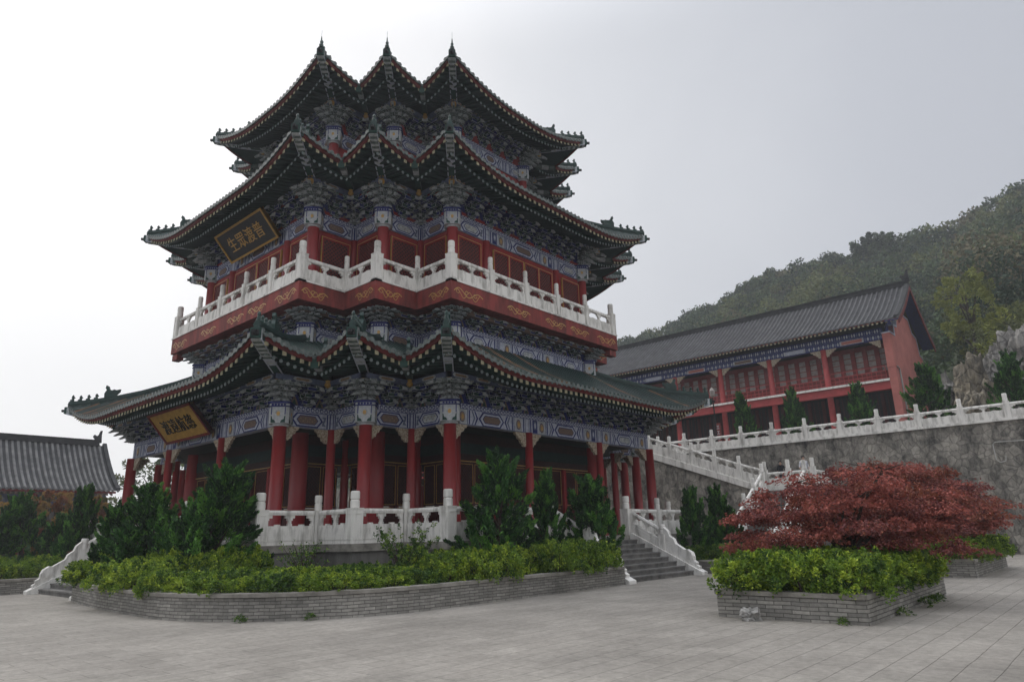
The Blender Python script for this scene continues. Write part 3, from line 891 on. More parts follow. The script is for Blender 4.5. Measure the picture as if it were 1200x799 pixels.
# skirt storey between the lowest roof and the balcony
solid(8.1, 8.4, 9.9, 'skirt_wall', M['redwall'], PG)
SK0, SK1 = 8.60, 9.32
CAP2 = capital(0, 0, .72, .5)
for fr in edges(8.25):
    if not fr.vis: continue
    st_ = [0, fr.L/2-1.6, fr.L/2+1.6, fr.L] if fr.long else [0, fr.L]
    for c0, c1 in zip(st_[:-1], st_[1:]): painted_beam(fr, c0, c1, SK0, SK1, .2)
for p, cx, dg, vis in corners(8.25):
    if cx and vis: put('capital', CAP2, PG, p + UP*SK0)

# balcony
HB = 9.29
slab = solid(HB, 9.87, 10.57, 'balcony_slab', M['slabred'], PG)
solid(HB-.55, 9.66, 9.868, 'slab_joist', M['brown'], slab)
b = MB()
for fr in edges(HB):
    if fr.vis:
        for sg in (0, 1):
            c = (.35 if sg == 0 else fr.L-.35)
            if fr.long and sg == (1 if fr.n.y < -.5 else 0): b.obox(fr.pt(c-.25, .35, 9.55), fr.e*.5, fr.n*.3, UP*.26)
b.build('beam_end', M['slabred'], slab)
def cloud(b, fr, c, z, L, flip=1, a=.12):
    """painted gold cloud scroll as a thin raised ribbon"""
    def rib(pts, wd):
        for (x0,y0),(x1,y1) in zip(pts[:-1], pts[1:]):
            d = V((x1-x0, y1-y0, 0)); 
            if d.length < 1e-5: continue
            n = V((-d.y, d.x, 0)).normalized()*wd
            b.face([fr.pt(c+flip*x, -.005, z+y) for x, y in ((x0-n.x,y0-n.y),(x1-n.x,y1-n.y),(x1+n.x,y1+n.y),(x0+n.x,y0+n.y))])
    n = 28
    rib([(L*i/n, a*math.sin(i/n*PI*3)*(1-.4*i/n)) for i in range(n+1)], .018)
    rib([(L*.1+L*.8*i/n, -.06+a*.9*math.sin(i/n*PI*4+1.2)) for i in range(n+1)], .012)
    for k in range(3):
        x = L*(.12+.3*k); t = [i/14*PI*1.9 for i in range(15)]
        rib([(x+.1*(1-.5*q/6)*math.cos(q), .02+.09*(1-.5*q/6)*math.sin(q)*(1 if k % 2 else -1)) for q in t], .014)
b = MB()
for fr in edges(HB):
    if not fr.vis: continue
    if fr.long:
        for c, f_ in ((.15,1), (fr.L-.15,-1)): cloud(b, fr, c, 10.2, 1.5, f_, .16)
        for c in (fr.L*.28, fr.L*.5, fr.L*.66): cloud(b, fr, c, 10.2, 1.4, 1, .13)
    else:
        cloud(b, fr, .12 if fr.v0 else fr.L-.12, 10.2, 1.1, 1 if fr.v0 else -1, .15)
b.build('gilded_clouds', M['gold'], slab)

def post_mesh(w, h, hs_, r):
    """square shaft, turned head with rings"""
    b = MB()
    b.box((0,0,hs_/2), (w,w,hs_)); b.box((0,0,hs_+.012), (w*1.06,w*1.06,.03))
    H_ = h-hs_-.03; z = hs_+.027
    b.lathe([(r*.9,z),(r,z+H_*.06),(r,z+H_*.42),(r*.86,z+H_*.46),(r*.86,z+H_*.5),(r,z+H_*.54),(r,z+H_*.92),(r*.85,z+H_)], 16)
    for sx, sy in ((0,-1),(-1,0)):
        d = V((sx,sy,0)); e_ = V((-d.y, d.x, 0)); q = d*(w/2)
        # sunk panel read as a raised frame
        for u0, u1, z0, z1 in ((-.36,-.30,.12,.88),(.30,.36,.12,.88),(-.30,.30,.12,.15),(-.30,.30,.85,.88)):
            b.obox(q + e_*(u0*w) + UP*(z0*hs_), e_*((u1-u0)*w), d*.012, UP*((z1-z0)*hs_))
    o = b.build('x', M['white']); d = o.data; bpy.data.objects.remove(o); return d

def rail_panel(p, q, parent, hs=(0, .55, .86, 1.0), th=.15, holes=2, name='rail_panel', m=None):
    """carved marble panel from p to q (may slope): solid foot, cloud-shaped holes, rounded top rail"""
    p, q = V(p), V(q); d = q-p; L = V((d.x, d.y, 0)).length; u = d/L
    n = V((u.y, -u.x, 0)).normalized()
    b = MB()
    def bx(a, l, z0, z1, t=th): b.obox(p + u*a + n*(-t/2) + UP*z0, u*l, n*t, UP*(z1-z0))
    bx(0, L, hs[0], hs[1])
    bx(L*.06, L*.88, hs[0]+.12, hs[1]-.1, th+.03)
    t = th*.85
    prof = [(-t/2,hs[2]),(t/2,hs[2]),(t*.62,(hs[2]+hs[3])/2),(t*.35,hs[3]),(-t*.35,hs[3]),(-t*.62,(hs[2]+hs[3])/2)]
    b.prism([p + n*x + UP*z for x, z in prof], u*L)
    h = hs[2]-hs[1]; tk = th*.55
    def vase(a, w_, half=0):
        # little waisted vase with cloud shoulders between foot and rail
        for z0, z1, k in ((0,.2,.55),(.2,.5,.35),(.5,.72,.7),(.72,1,1.25)):
            ww = w_*k; x0 = a-ww/2 if half == 0 else (a if half > 0 else a-ww)
            bx(x0, ww, hs[1]+h*z0, hs[1]+h*z1, tk)
    cell = L/holes
    for k in range(1, holes): vase(cell*k, cell*.3)
    vase(0, cell*.22, 1); vase(L, cell*.22, -1)
    for k in range(holes):                         # scalloped drop at the middle of each hole
        bx(cell*(k+.5)-cell*.1, cell*.2, hs[1]-.0, hs[1]+h*.14, tk)
    return b.build(name, m or M['white2'], parent)

PB, PSm = post_mesh(.32, 1.62, 1.08, .13), post_mesh(.24, 1.58, 1.02, .10)
for fr in edges(HB-.16):
    n = 5 if fr.long else 1
    if not (fr.vis): continue
    for j in range(n):
        c0, c1 = fr.L*j/n, fr.L*(j+1)/n
        rail_panel(fr.pt(c0+.13,0,10.57), fr.pt(c1-.13,0,10.57), slab)
        if j or not fr.v0 and False:
            put('post', PSm, slab, fr.pt(c0,0,10.57), fr.rz)
for p, cx, dg, vis in corners(HB-.16):
    if vis: put('post', PB if cx else PSm, slab, p + UP*10.57)
for fr in edges(HB-.16):                            # the two sides that turn away at the far ends
    if fr.long and not fr.vis:
        pass
b = MB()
for fr in edges(HB+.03):
    if fr.vis: b.obox(fr.pt(0, .3, 10.571), fr.e*fr.L, fr.n*.3, UP*.07)
b.build('coping', M['white'], slab)

# upper storey
ZU = 13.40
solid(HU-.06, 10.57, 14.3, 'upper_wall', M['redwall'], PG)
CU = column_mesh(.23, ZU-10.57, False); CUs = column_mesh(.13, ZU-10.57, False)
for p, cx, dg, vis in corners(HU):
    if not vis: continue
    o = put('upper_column', CU if cx else CUs, PG, p + UP*10.57)
    if cx: put('capital', CAP, o, (0,0,ZU-10.57))
def window(parent, fr, c0, c1, z0, z1):
    ft, lt = WC.get((round(c1-c0,2), round(z1-z0,2))) or (None, None)
    if ft is None:
        wd, ht = c1-c0, z1-z0
        f, l = MB(), MB(); t = .07; g = .022
        for x in (0, wd-t): f.box((x+t/2,0,ht/2), (t,.1,ht), 0)
        for z in (0, ht-t): f.box((wd/2,0,z+t/2), (wd-2*t,.1,t), 0)
        for x in (-.012, wd+.012): f.box((x,-.02,ht/2), (g,.08,ht+.05), 1)
        for z in (-.012, ht+.012): f.box((wd/2,-.02,z), (wd,.08,g), 1)
        x0, x1, zz0, zz1 = t, wd-t, t, ht-t; W, Hh_ = x1-x0, zz1-zz0; st_ = .17; k = -int(Hh_/st_)-1
        while k*st_ < W:
            for sg in (1,-1):
                a = max(0, k*st_); e_ = min(W, k*st_+Hh_)
                if e_ > a:
                    za, ze_ = a-k*st_, e_-k*st_
                    if sg < 0: za, ze_ = Hh_-za, Hh_-ze_
                    d = V((e_-a,0,ze_-za)); nn = V((-d.z,0,d.x)).normalized()*.034
                    l.obox(V((x0+a,-.025+.004*sg,zz0+za)) - nn*.5, d, (0,.015,0), nn, 0)
            k += 1
        l.face(((x0,-.005,zz0),(x1,-.005,zz0),(x1,-.005,zz1),(x0,-.005,zz1)), 1)
        of, ol = f.build('x', [M['redwall'], M['gold']]), l.build('x', [M['latt'], M['pane']])
        ft, lt = of.data, ol.data; bpy.data.objects.remove(of); bpy.data.objects.remove(ol)
        WC[(round(wd,2), round(ht,2))] = (ft, lt)
    o = put('window', ft, parent, fr.pt(c0, -.04, z0), fr.rz)
    put('lattice', lt, o, (0,0,0))
WC = {}
for fr in edges(HU-.06):
    if not fr.vis: continue
    if fr.long:
        m = fr.L/2
        for a, b_ in ((-4.0,-2.75),(-1.95,-1.02),(-.98,-.05),(.05,.98),(1.02,1.95),(2.75,4.0)):
            window(PG, fr, m+a, m+b_, 11.5, 13.12)
        bb = MB()
        for a in (-2.35, 2.35): bb.lathe([(.17,10.57),(.17,ZU)], 16, fr.pt(m+a,0,0))
        bb.build('engaged_column', M['red'], PG, True)
        st_ = [0, m-2.35, m+2.35, fr.L]
    else:
        window(PG, fr, .36, fr.L-.3, 11.5, 13.12); st_ = [0, fr.L]
    for c0, c1 in zip(st_[:-1], st_[1:]):
        fr2 = Fr(fr.pt(0,-.06,0)[:2], fr.pt(fr.L,-.06,0)[:2]); painted_beam(fr2, c0, c1, ZU, 14.12, .2)
# top storey
solid(HT-.06, 17.0, 20.2, 'top_wall', M['redwall'], PG)
CT = column_mesh(.22, 1.8, False)
for p, cx, dg, vis in corners(HT):
    if not vis: continue
    if cx:
        o = put('upper_column', CT, PG, p + UP*17.05); put('capital', CAP, o, (0,0,1.78))
for fr in edges(HT):
    if not fr.vis: continue
    st_ = [0, fr.L/2-1.3, fr.L/2+1.3, fr.L] if fr.long else [0, fr.L]
    for c0, c1 in zip(st_[:-1], st_[1:]): painted_beam(fr, c0, c1, 18.83, 19.55, .2)

# ---- name boards -------------------------------------------------
def board(label, p_bl, p_br, p_tr, text, ground, letter, rim, name_cat='sign', size=.8):
    """hung board: bottom-left, bottom-right, top-right corners as seen from the front"""
    bl, br, tr_ = V(p_bl), V(p_br), V(p_tr)
    ex = (br-bl); W = ex.length; ex /= W; ez = (tr_-br); H_ = ez.length; ez /= H_
    n = ex.cross(ez).normalized()                 # ex right, ez up -> towards the viewer
    t = thing('sign_board', label, 'sign', bl)
    b = MB(); b.obox((0,0,0), ex*W, -n*.12, ez*H_, 0)
    b.build('board', ground, t)
    f = MB(); q = .09
    for o, a, c in ((V((0,0,0)), ex*W, ez*q), (ez*(H_-q), ex*W, ez*q), (ez*q, ex*q, ez*(H_-2*q)), (ex*(W-q)+ez*q, ex*q, ez*(H_-2*q))):
        f.obox(o - n*.14, a, n*.19, c, 0)
    f.build('frame', rim, t)
    cu = bpy.data.curves.new('t', 'FONT'); cu.body = text; cu.align_x = 'CENTER'; cu.align_y = 'CENTER'
    cu.size = size; cu.extrude = .012; cu.space_character = 1.08
    to = bpy.data.objects.new('t', cu); COL.objects.link(to)
    bpy.context.view_layer.update()
    me = bpy.data.meshes.new_from_object(to.evaluated_get(bpy.context.evaluated_depsgraph_get()))
    bpy.data.objects.remove(to)
    me.materials.clear(); me.materials.append(letter)
    xs = [v.co.x for v in me.vertices]; ys = [v.co.y for v in me.vertices]
    cx_, cy_ = (min(xs)+max(xs))/2, (min(ys)+max(ys))/2; k = min(W*.70/(max(xs)-min(xs)), H_*.52/(max(ys)-min(ys)))
    for v in me.vertices:
        x, y, z = v.co
        v.co = ex*(W/2 + (x-cx_)*k) + ez*(H_/2 + (y-cy_)*k) + n*(.014+z)
    link('lettering', me, t)
    return t
board('black name board with four gilt characters under the middle eave', (-8.42,1.93,13.60), (-8.42,-2.12,13.60), (-9.33,-2.12,14.62), '生眾渡普', M['black'], M['gold'], M['frame'] if 'frame' in M else M['golddark'])
board('gold name board with four black characters under the lowest eave', (-10.36,1.86,5.32), (-10.36,-1.93,5.32), (-11.25,-1.93,6.36), '渡遠航慈', M['golddark'], M['black'], M['redfascia'])

# ------------------------------------------------------------------ terrace
TR = thing('stone_terrace', 'stepped grey stone terrace with white marble railings under the pagoda', 'terrace')
HP = 11.1
solid(HP+.14, 0, ZF-.22, 'plinth', M['stone'], TR)
solid(HP+.22, ZF-.218, ZF, 'terrace_floor', M['cap'], TR)
PBt, PSt = post_mesh(.36, 1.50, .98, .14), post_mesh(.26, 1.47, .98, .115)
SW_ = 2.4                                           # half width of the stairs
for fr in edges(HP):
    if not fr.vis: continue
    if fr.long:
        m = fr.L/2; st_ = [0, (m-SW_)/2, m-SW_, m+SW_, m+SW_+(m-SW_)/2, fr.L]
    else: st_ = [0, fr.L]
    for j, (c0, c1) in enumerate(zip(st_[:-1], st_[1:])):
        if fr.long and j == 2: continue
        rail_panel(fr.pt(c0+.16,0,ZF), fr.pt(c1-.16,0,ZF), TR)
    for c in st_[1:-1]: put('post', PBt if abs(c-fr.L/2) < SW_+.1 else PSt, TR, fr.pt(c,0,ZF), fr.rz)
for p, cx, dg, vis in corners(HP):
    if vis: put('post', PBt if cx else PSt, TR, p + UP*ZF)
def drum_mesh(p, u, z_at, L, th, parent):
    """scrolled end stone of a stair rail: profile along u, thickness th"""
    n = V((u.y, -u.x, 0))
    pr = [(0,-.30),(L,-.30),(L+.02,-.18),(L-.08,-.12),(L-.06,-.02),(L-.16,.04),(L-.14,.12)]
    c, r = (L-.45, .26), .2
    pr += [(c[0]+r*math.cos(a), c[1]+r*math.sin(a)) for a in [math.radians(t) for t in (-20, 20, 60, 100, 140)]]
    pr += [(L*.32,.42),(L*.28,.55),(L*.16,.58),(L*.12,.72),(0,.78)]
    b = MB()
    b.prism([p + u*x + UP*(z_at(x)+z+.3) - n*th/2 for x, z in pr], n*th)
    q = p + u*c[0] + UP*(z_at(c[0])+c[1]+.3)
    for sg in (-1, 1):
        b.tube([q + n*sg*th*.5, q + n*sg*(th*.5+.03)], r*.8, 14)
    return b.build('scroll_stone', M['white2'], parent)
for fr in edges(HP+.2):
    if not (fr.long and fr.vis): continue
    nst = 9; rise = ZF/nst; run = .325; m = fr.L/2
    for k in range(nst-1):
        b = MB(); z1 = ZF - rise*(k+1)
        b.obox(fr.pt(m-SW_-.1, -run*(k+1), -.05), fr.e*(2*SW_+.2), fr.n*-run if False else -fr.n*run, UP*(z1+.05-.05), 0)
        b.obox(fr.pt(m-SW_-.1, -run*(k+1)-.025, z1-.05), fr.e*(2*SW_+.2), -fr.n*(run+.025), UP*.05, 0)
        b.build('step', M['step'], TR)
    run_t = run*(nst-1)
    for sg in (-1, 1):
        c = m + sg*(SW_+.0)
        z_at = lambda x: ZF*(1 - x/run_t) if x < run_t else 0
        p0 = fr.pt(c, 0, 0)
        # sloping string stone
        b = MB(); n = fr.e
        b.prism([fr.pt(c-.2,0,ZF-.05), fr.pt(c-.2,0,-.02), fr.pt(c-.2,-run_t-.35,-.02), fr.pt(c-.2,-run_t-.35,.1), fr.pt(c-.2,-.05,ZF+.1)], fr.e*.4)
        b.build('string_stone', M['white'], TR)
        a_, bq = .1, run_t*.48
        rail_panel(fr.pt(c,-a_,z_at(a_)+.1), fr.pt(c,-bq,z_at(bq)+.1), TR, (0,.42,.70,.84))
        put('post', PSt, TR, fr.pt(c,-bq-.1,z_at(bq)-.15), fr.rz, (1,1,.82))
        drum_mesh(fr.pt(c,-bq-.2,0), fr.n, lambda x, bq=bq: z_at(x+bq+.2)*.96, run_t-bq+.05, .2, TR)

# ------------------------------------------------------------------ ground
b = MB(); G = 600
b.face(((-G,-G,0),(G,-G,0),(G,G,0),(-G,G,0)))
b.build('pavement', M['paving'], None, kind='structure')

# ------------------------------------------------------------------ planting beds
def path_wall(name, label, pts, h, th, closed=False, soil=None, group=None, cat='flower bed'):
    t = thing(name, label, cat, group=group)
    pts = [V((x, y, 0)) for x, y in pts]; n = len(pts)
    def offs(d):
        out = []
        for i in range(n):
            if closed: a, c = pts[i-1], pts[(i+1) % n]
            else: a, c = pts[max(i-1,0)], pts[min(i+1,n-1)]
            d0 = (pts[i]-a); d1 = (c-pts[i])
            if d0.length < 1e-6: d0 = d1
            if d1.length < 1e-6: d1 = d0
            d0.normalize(); d1.normalize()
            n0, n1 = V((-d0.y, d0.x, 0)), V((-d1.y, d1.x, 0)); bb = (n0+n1).normalized()
            out.append(pts[i] + bb*(d/max(.3, bb.dot(n0))))
        return out
    def ring(o0, o1, z0, z1):
        b = MB(); A, B_ = offs(o0), offs(o1); rg = range(n) if closed else range(n-1)
        for i in rg:
            j = (i+1) % n
            lo = [A[i], A[j], B_[j], B_[i]]
            b.face([p+UP*z1 for p in lo]); b.face([p+UP*z0 for p in lo[::-1]])
            b.face((A[i]+UP*z0, A[j]+UP*z0, A[j]+UP*z1, A[i]+UP*z1)); b.face((B_[j]+UP*z0, B_[i]+UP*z0, B_[i]+UP*z1, B_[j]+UP*z1))
        if not closed:
            for i in (0, n-1): b.face((A[i]+UP*z0, B_[i]+UP*z0, B_[i]+UP*z1, A[i]+UP*z1))
        return b
    ring(.03, th, 0, h).build('bed_wall', M['bedwall'], t)
    ring(0, th+.02, h+.001, h+.075).build('coping', M['cap'], t)
    if soil:
        k_ = len(pts); ins = offs(.2); soil = [(p.x, p.y) for p in ins] + list(soil[k_:])
        b = MB(); b.prism([(x, y, 0) for x, y in soil], (0,0,h-.06)); b.build('soil', M['soil'], t)
    return t
arc = [(-10.6 + -4.3*math.cos(a), -9.6 - 4.6*math.sin(a)) for a in [PI/2*i/10 for i in range(11)]]
front = [(-14.35,-2.62), (-14.75,-6.0)] + arc + [(-7.0,-14.2), (-2.62,-14.15)]
path_wall('curved_flower_bed', 'long low curved stone bed wrapping the near corner of the pagoda terrace', front, .46, .34,
          soil=front + [(-2.62,-11.4), (-7.3,-11.4), (-7.3,-9.3), (-9.3,-9.3), (-9.3,-7.3), (-11.4,-7.3), (-11.4,-2.62)])
boxA = [(-8.6,-20.0), (-8.6,-22.7), (-2.5,-22.7), (-2.5,-20.0)]
path_wall('stone_planter', 'square stone planter with a pale stone lying against it', boxA, .40, .32, True, boxA)
boxB = [(3.5,-20.2), (3.5,-22.4), (9.8,-22.4), (9.8,-20.2)]
path_wall('stone_planter', 'stone planter standing just before the tall rubble wall', boxB, .45, .32, True, boxB)
boxC = [(3.0,-11.5), (3.0,-14.4), (12,-14.4), (12,-11.5)]
path_wall('flower_bed', 'small stone bed between the side stairs and the rubble stair wall', boxC, .40, .3, True, boxC)
boxD = [(-24,14), (-24,2.95), (-13.9,2.95), (-11.4,3.0), (-11.4,14)]
path_wall('flower_bed', 'low stone bed beyond the front stairs, below the grey roofed hall', boxD, .42, .3, True, boxD)

# ------------------------------------------------------------------ foliage
def leaf_mesh(name, P, D, L, W, mi, mats, seed=0):
    """numpy: one narrow 2-triangle leaf per point. P,D (n,3); L,W (n,)"""
    rg = np.random.default_rng(seed)
    n = len(P)
    D = D/np.linalg.norm(D, axis=1, keepdims=True)
    r = rg.normal(size=(n,3)); sd_ = np.cross(D, r); sd_ /= np.linalg.norm(sd_, axis=1, keepdims=True)+1e-9
    nn = np.cross(D, sd_)
    v = np.empty((n,4,3))
    v[:,0] = P - D*(L*.5)[:,None]
    v[:,1] = P + sd_*(W*.5)[:,None] + nn*(W*.12)[:,None]
    v[:,2] = P + D*(L*.5)[:,None]
    v[:,3] = P - sd_*(W*.5)[:,None] + nn*(W*.12)[:,None]
    me = bpy.data.meshes.new(name)
    me.vertices.add(n*4); me.vertices.foreach_set('co', v.astype(np.float32).ravel())
    me.loops.add(n*4); me.loops.foreach_set('vertex_index', np.arange(n*4, dtype=np.int32))
    me.polygons.add(n); me.polygons.foreach_set('loop_start', np.arange(0, n*4, 4, dtype=np.int32))
    me.polygons.foreach_set('loop_total', np.full(n, 4, dtype=np.int32))
    for a in mats: me.materials.append(a)
    me.polygons.foreach_set('material_index', np.asarray(mi, dtype=np.int32))
    me.update(calc_edges=True)
    return me

LM = {}
LM['jun'] = [leafmat('juniper_green', [(0.023,0.076,0.020),(0.039,0.118,0.028),(0.058,0.160,0.036)], .2),
             leafmat('juniper_dark', [(0.009,0.031,0.011),(0.015,0.046,0.015),(0.022,0.061,0.019)], .2),
             leafmat('juniper_light', [(0.078,0.199,0.034),(0.119,0.293,0.048),(0.158,0.352,0.061)], .2)]
LM['shrub'] = [leafmat('shrub_yellow', [(0.187,0.280,0.029),(0.317,0.419,0.043),(0.448,0.542,0.064)], .3),
               leafmat('shrub_green', [(0.090,0.167,0.025),(0.153,0.251,0.032),(0.215,0.335,0.043)], .3),
               leafmat('shrub_deep', [(0.026,0.072,0.018),(0.052,0.111,0.023),(0.078,0.143,0.026)], .3)]
LM['maple'] = [leafmat('maple_red', [(0.240,0.072,0.061),(0.353,0.103,0.081),(0.463,0.144,0.108)], .3),
               leafmat('maple_dark', [(0.122,0.044,0.043),(0.179,0.056,0.051),(0.243,0.064,0.060)], .3),
               leafmat('maple_brown', [(0.209,0.073,0.045),(0.269,0.091,0.050),(0.179,0.048,0.033)], .3)]
LM['ochre'] = [leafmat('ochre_leaf', [(0.276,0.172,0.055),(0.368,0.230,0.077),(0.230,0.172,0.055)], .3),
               leafmat('olive_leaf', [(.08,.085,.025),(.12,.11,.035),(.06,.07,.02)], .3),
               leafmat('rust_leaf', [(.24,.09,.045),(.3,.13,.06),(.19,.09,.045)], .3)]
LM['wood'] = [leafmat('wood_green', [(0.044,0.076,0.036),(0.065,0.104,0.045),(0.085,0.125,0.054)], .15, .8),
              leafmat('wood_dark', [(0.023,0.043,0.025),(0.031,0.060,0.031),(0.047,0.076,0.039)], .15, .8),
              leafmat('wood_olive', [(0.094,0.121,0.045),(0.127,0.149,0.054),(0.158,0.172,0.068)], .15, .8),
              leafmat('wood_brown', [(0.112,0.103,0.059),(0.145,0.126,0.072),(0.094,0.092,0.052)], .15, .8),
              leafmat('wood_yellow', [(0.176,0.211,0.049),(0.246,0.272,0.065),(0.299,0.316,0.082)], .2, .8)]

def clumps(rg, C, A, size, per, L, W, spread=.5, tip=1.0):
    """leaf points round clump centres C along axes A"""
    n = len(C); sizes = np.asarray(size).reshape(n, -1)
    t = rg.random((n,per))**.8
    rad = (1-t)**.7*rg.random((n,per))**.5
    th = rg.random((n,per))*2*np.pi
    A = A/np.linalg.norm(A, axis=1, keepdims=True)
    r = rg.normal(size=(n,3)); B1 = np.cross(A, r); B1 /= np.linalg.norm(B1, axis=1, keepdims=True); B2 = np.cross(A, B1)
    ln, wd = sizes[:,0], sizes[:,1]
    P = C[:,None,:] + A[:,None,:]*(t*ln[:,None])[:,:,None] + (B1[:,None,:]*np.cos(th)[:,:,None] + B2[:,None,:]*np.sin(th)[:,:,None])*(rad*wd[:,None])[:,:,None]
    D = A[:,None,:]*tip + (B1[:,None,:]*np.cos(th)[:,:,None] + B2[:,None,:]*np.sin(th)[:,:,None])*spread + rg.normal(size=(n,per,3))*.35
    P, D = P.reshape(-1,3), D.reshape(-1,3); m = len(P)
    return P, D, L*(.7+.6*rg.random(m)), W*(.7+.6*rg.random(m))

def juniper_meshes(h, r, seed, lean=(0,0), nC=190, per=210, spike=1.0):
    rg = np.random.default_rng(seed)
    t = rg.random(nC)**.85; t[0] = .93; t[1] = .85
    prof = r*np.clip(1.06-t, .05, 1)**.8*(.8+.2*np.minimum(1, t*6))
    a = rg.random(nC)*2*np.pi; bulge = 1+.28*np.sin(a*3+seed)+.2*rg.normal(size=nC)
    q = prof*np.clip(bulge,.4,1.5)*rg.random(nC)**.45*.85
    C = np.stack([q*np.cos(a)+lean[0]*t*h, q*np.sin(a)+lean[1]*t*h, .05*h+t*h*.84], 1)
    A = np.stack([np.cos(a)*.75*(1-t*.7)+lean[0], np.sin(a)*.75*(1-t*.7)+lean[1], np.full(nC,.95)], 1) + rg.normal(size=(nC,3))*.22
    sz = np.stack([(.22+.30*rg.random(nC))*h*.36*spike, (.075+.075*rg.random(nC))*h*.34], 1)
    P, D, L, W = clumps(rg, C, A, sz, per, .095, .027, .4)
    P = P + rg.normal(size=P.shape)*.010*h/2.6
    mi = np.repeat(rg.choice([0,0,1,1,2], nC), per)
    mi = np.where(rg.random(len(mi)) < .74, mi, rg.choice([0,1,2], len(mi)))
    crown = leaf_mesh('crown', P, D, L, W, mi, LM['jun'], seed)
    b = MB(); b.tube([(0,0,0),(lean[0]*h*.3,lean[1]*h*.3,h*.35),(lean[0]*h*.8,lean[1]*h*.8,h*.85)], [h*.03,h*.022,h*.006], 7)
    rnd = random.Random(seed)
    for k in range(9):
        z = h*(.12+.07*k); an = rnd.random()*6.28; l = r*.7*(1-k*.08)
        b.tube([(lean[0]*z,lean[1]*z,z),(l*.6*math.cos(an)+lean[0]*z,l*.6*math.sin(an)+lean[1]*z,z+l*.3),(l*math.cos(an)+lean[0]*z,l*math.sin(an)+lean[1]*z,z+l*.8)], [h*.012,h*.008,h*.003], 5)
    o = b.build('x', M['bark']); tm = o.data; bpy.data.objects.remove(o)
    return tm, crown
def plant_tree(name, label, cat, loc, meshes, rz=0, sc=(1,1,1), group=None):
    t = thing(name, label, cat, loc, rz, group); t.scale = sc
    link('trunk', meshes[0], t); link('crown', meshes[1], t)
    return t
JUN = [juniper_meshes(2.6, .95, 11, (.05,.02)), juniper_meshes(2.6, .8, 12, (-.06,.05)), juniper_meshes(2.6, 1.1, 13, (.1,-.06), 190), juniper_meshes(2.6, .95, 14, (0,0), 190)]
JL = juniper_meshes(2.6, 1.15, 15, (.10,-.11), 250, 230, 1.1); JL2 = juniper_meshes(2.6, 1.1, 16, (-.08,.08), 230, 220, 1.05)
def jun(k, label, x, y, z, top, wide, rz=0, group=None, mm=None):
    h = top-z; return plant_tree('juniper', label, 'juniper', (x,y,z), mm or JUN[k], rz, (wide*h/2.6, wide*h/2.6, h/2.6), group)
jun(0, 'tallest of the three dark junipers between the near corner column and the side stairs', -6.55,-12.5,.35, 3.95, 1.15, .4)
jun(1, 'slim dark juniper in the middle of the three beside the side stairs', -4.35,-12.4,.35, 3.45, .75, 2.)
jun(3, 'broad dark juniper touching the edge of the side stairs', -1.9,-12.45,.35, 3.4, 1.2, 4.)
jun(2, 'large shaggy juniper before the open doors beside the near corner column', -12.6,-6.8,.35, 3.6, 1.22, .2, mm=JL)
jun(2, 'spreading juniper under the gold name board beside the shaggy one', -12.9,-4.7,.35, 3.15, 1.25, 1.2, mm=JL2)
jun(0, 'dark juniper beside the scroll stone of the front stairs, in the curved bed', -13.4,-3.3,.35, 2.75, 1.15, 2.6)
jun(1, 'low juniper filling the bed below the gold name board', -13.8,-4.9,.35, 1.9, 1.5, 3.3)
jun(3, 'dark juniper between the side stairs and the rubble stair wall', 5.0,-12.6,.3, 3.2, .85, 1.)
jun(0, 'dark juniper half hidden behind the red maple below the rubble stair wall', 7.6,-12.6,.3, 3.4, .85, 2.3)
jun(2, 'low juniper between the two under the rubble stair wall', 6.3,-13.3,.3, 2.5, 1.0, 5.)
for k, (y, lb) in enumerate(((-7.8,'juniper behind the upper marble railing nearest the lamp post'), (-11.2,'slim juniper behind the upper railing before the third hall bay'),
        (-14.95,'juniper behind the upper railing before the end bay of the hall'), (-18.6,'bushy juniper covering the foot of the pink gable wall'), (-22.5,'juniper behind the upper railing in front of the grey rocks'))):
    jun((1,0,3,2,0)[k], lb, 22.9, y, 6.6, (10.35,10.2,9.9,10.3,10.4)[k], (.72,.72,.85,.98,.85)[k], k*1.3)
for x, y, tp, wd, k, lb in ((-11.7,14.0,4.0,1.1,2,'pointed dark juniper between the grey hall roof and the scroll stone'), (-13.0,13.0,3.3,1.1,0,'dark juniper cut by the edge of the picture below the grey hall roof'),
        (-10.6,12.6,3.0,1.2,3,'rounded low juniper beside the pointed one below the grey hall roof')):
    jun(k, lb, x, y, .3, tp, wd, k*1.7)
jun(3, 'juniper standing against the last front column of the pagoda', -11.6, 6.6, .3, 3.9, .8, 2.0)

def shrub_mesh(seed, r=.52, h=.75, nC=70, per=56, w_=(0,0,1,1,2), L=.058, W=.030):
    rg = np.random.default_rng(seed)
    u = rg.random(nC); a = rg.random(nC)*2*np.pi; z = .15+.85*u
    q = r*np.sqrt(np.clip(1-(z-.35)**2/.62, .05, 1))*rg.random(nC)**.4*.8
    C = np.stack([q*np.cos(a), q*np.sin(a), z*h*.72], 1)
    A = np.stack([np.cos(a)*.8, np.sin(a)*.8, .4+z], 1)+rg.normal(size=(nC,3))*.2
    sz = np.stack([np.full(nC,.18*h/.75)*(.7+.6*rg.random(nC)), np.full(nC,.13)], 1)
    P, D, Ls, Ws = clumps(rg, C, A, sz, per, L, W, .9, .6)
    mi = np.repeat(rg.choice(list(w_), nC), per); mi = np.where(rg.random(len(mi)) < .7, mi, rg.choice(list(w_), len(mi)))
    return leaf_mesh('foliage', P, D, Ls, Ws, mi, LM['shrub'], seed)
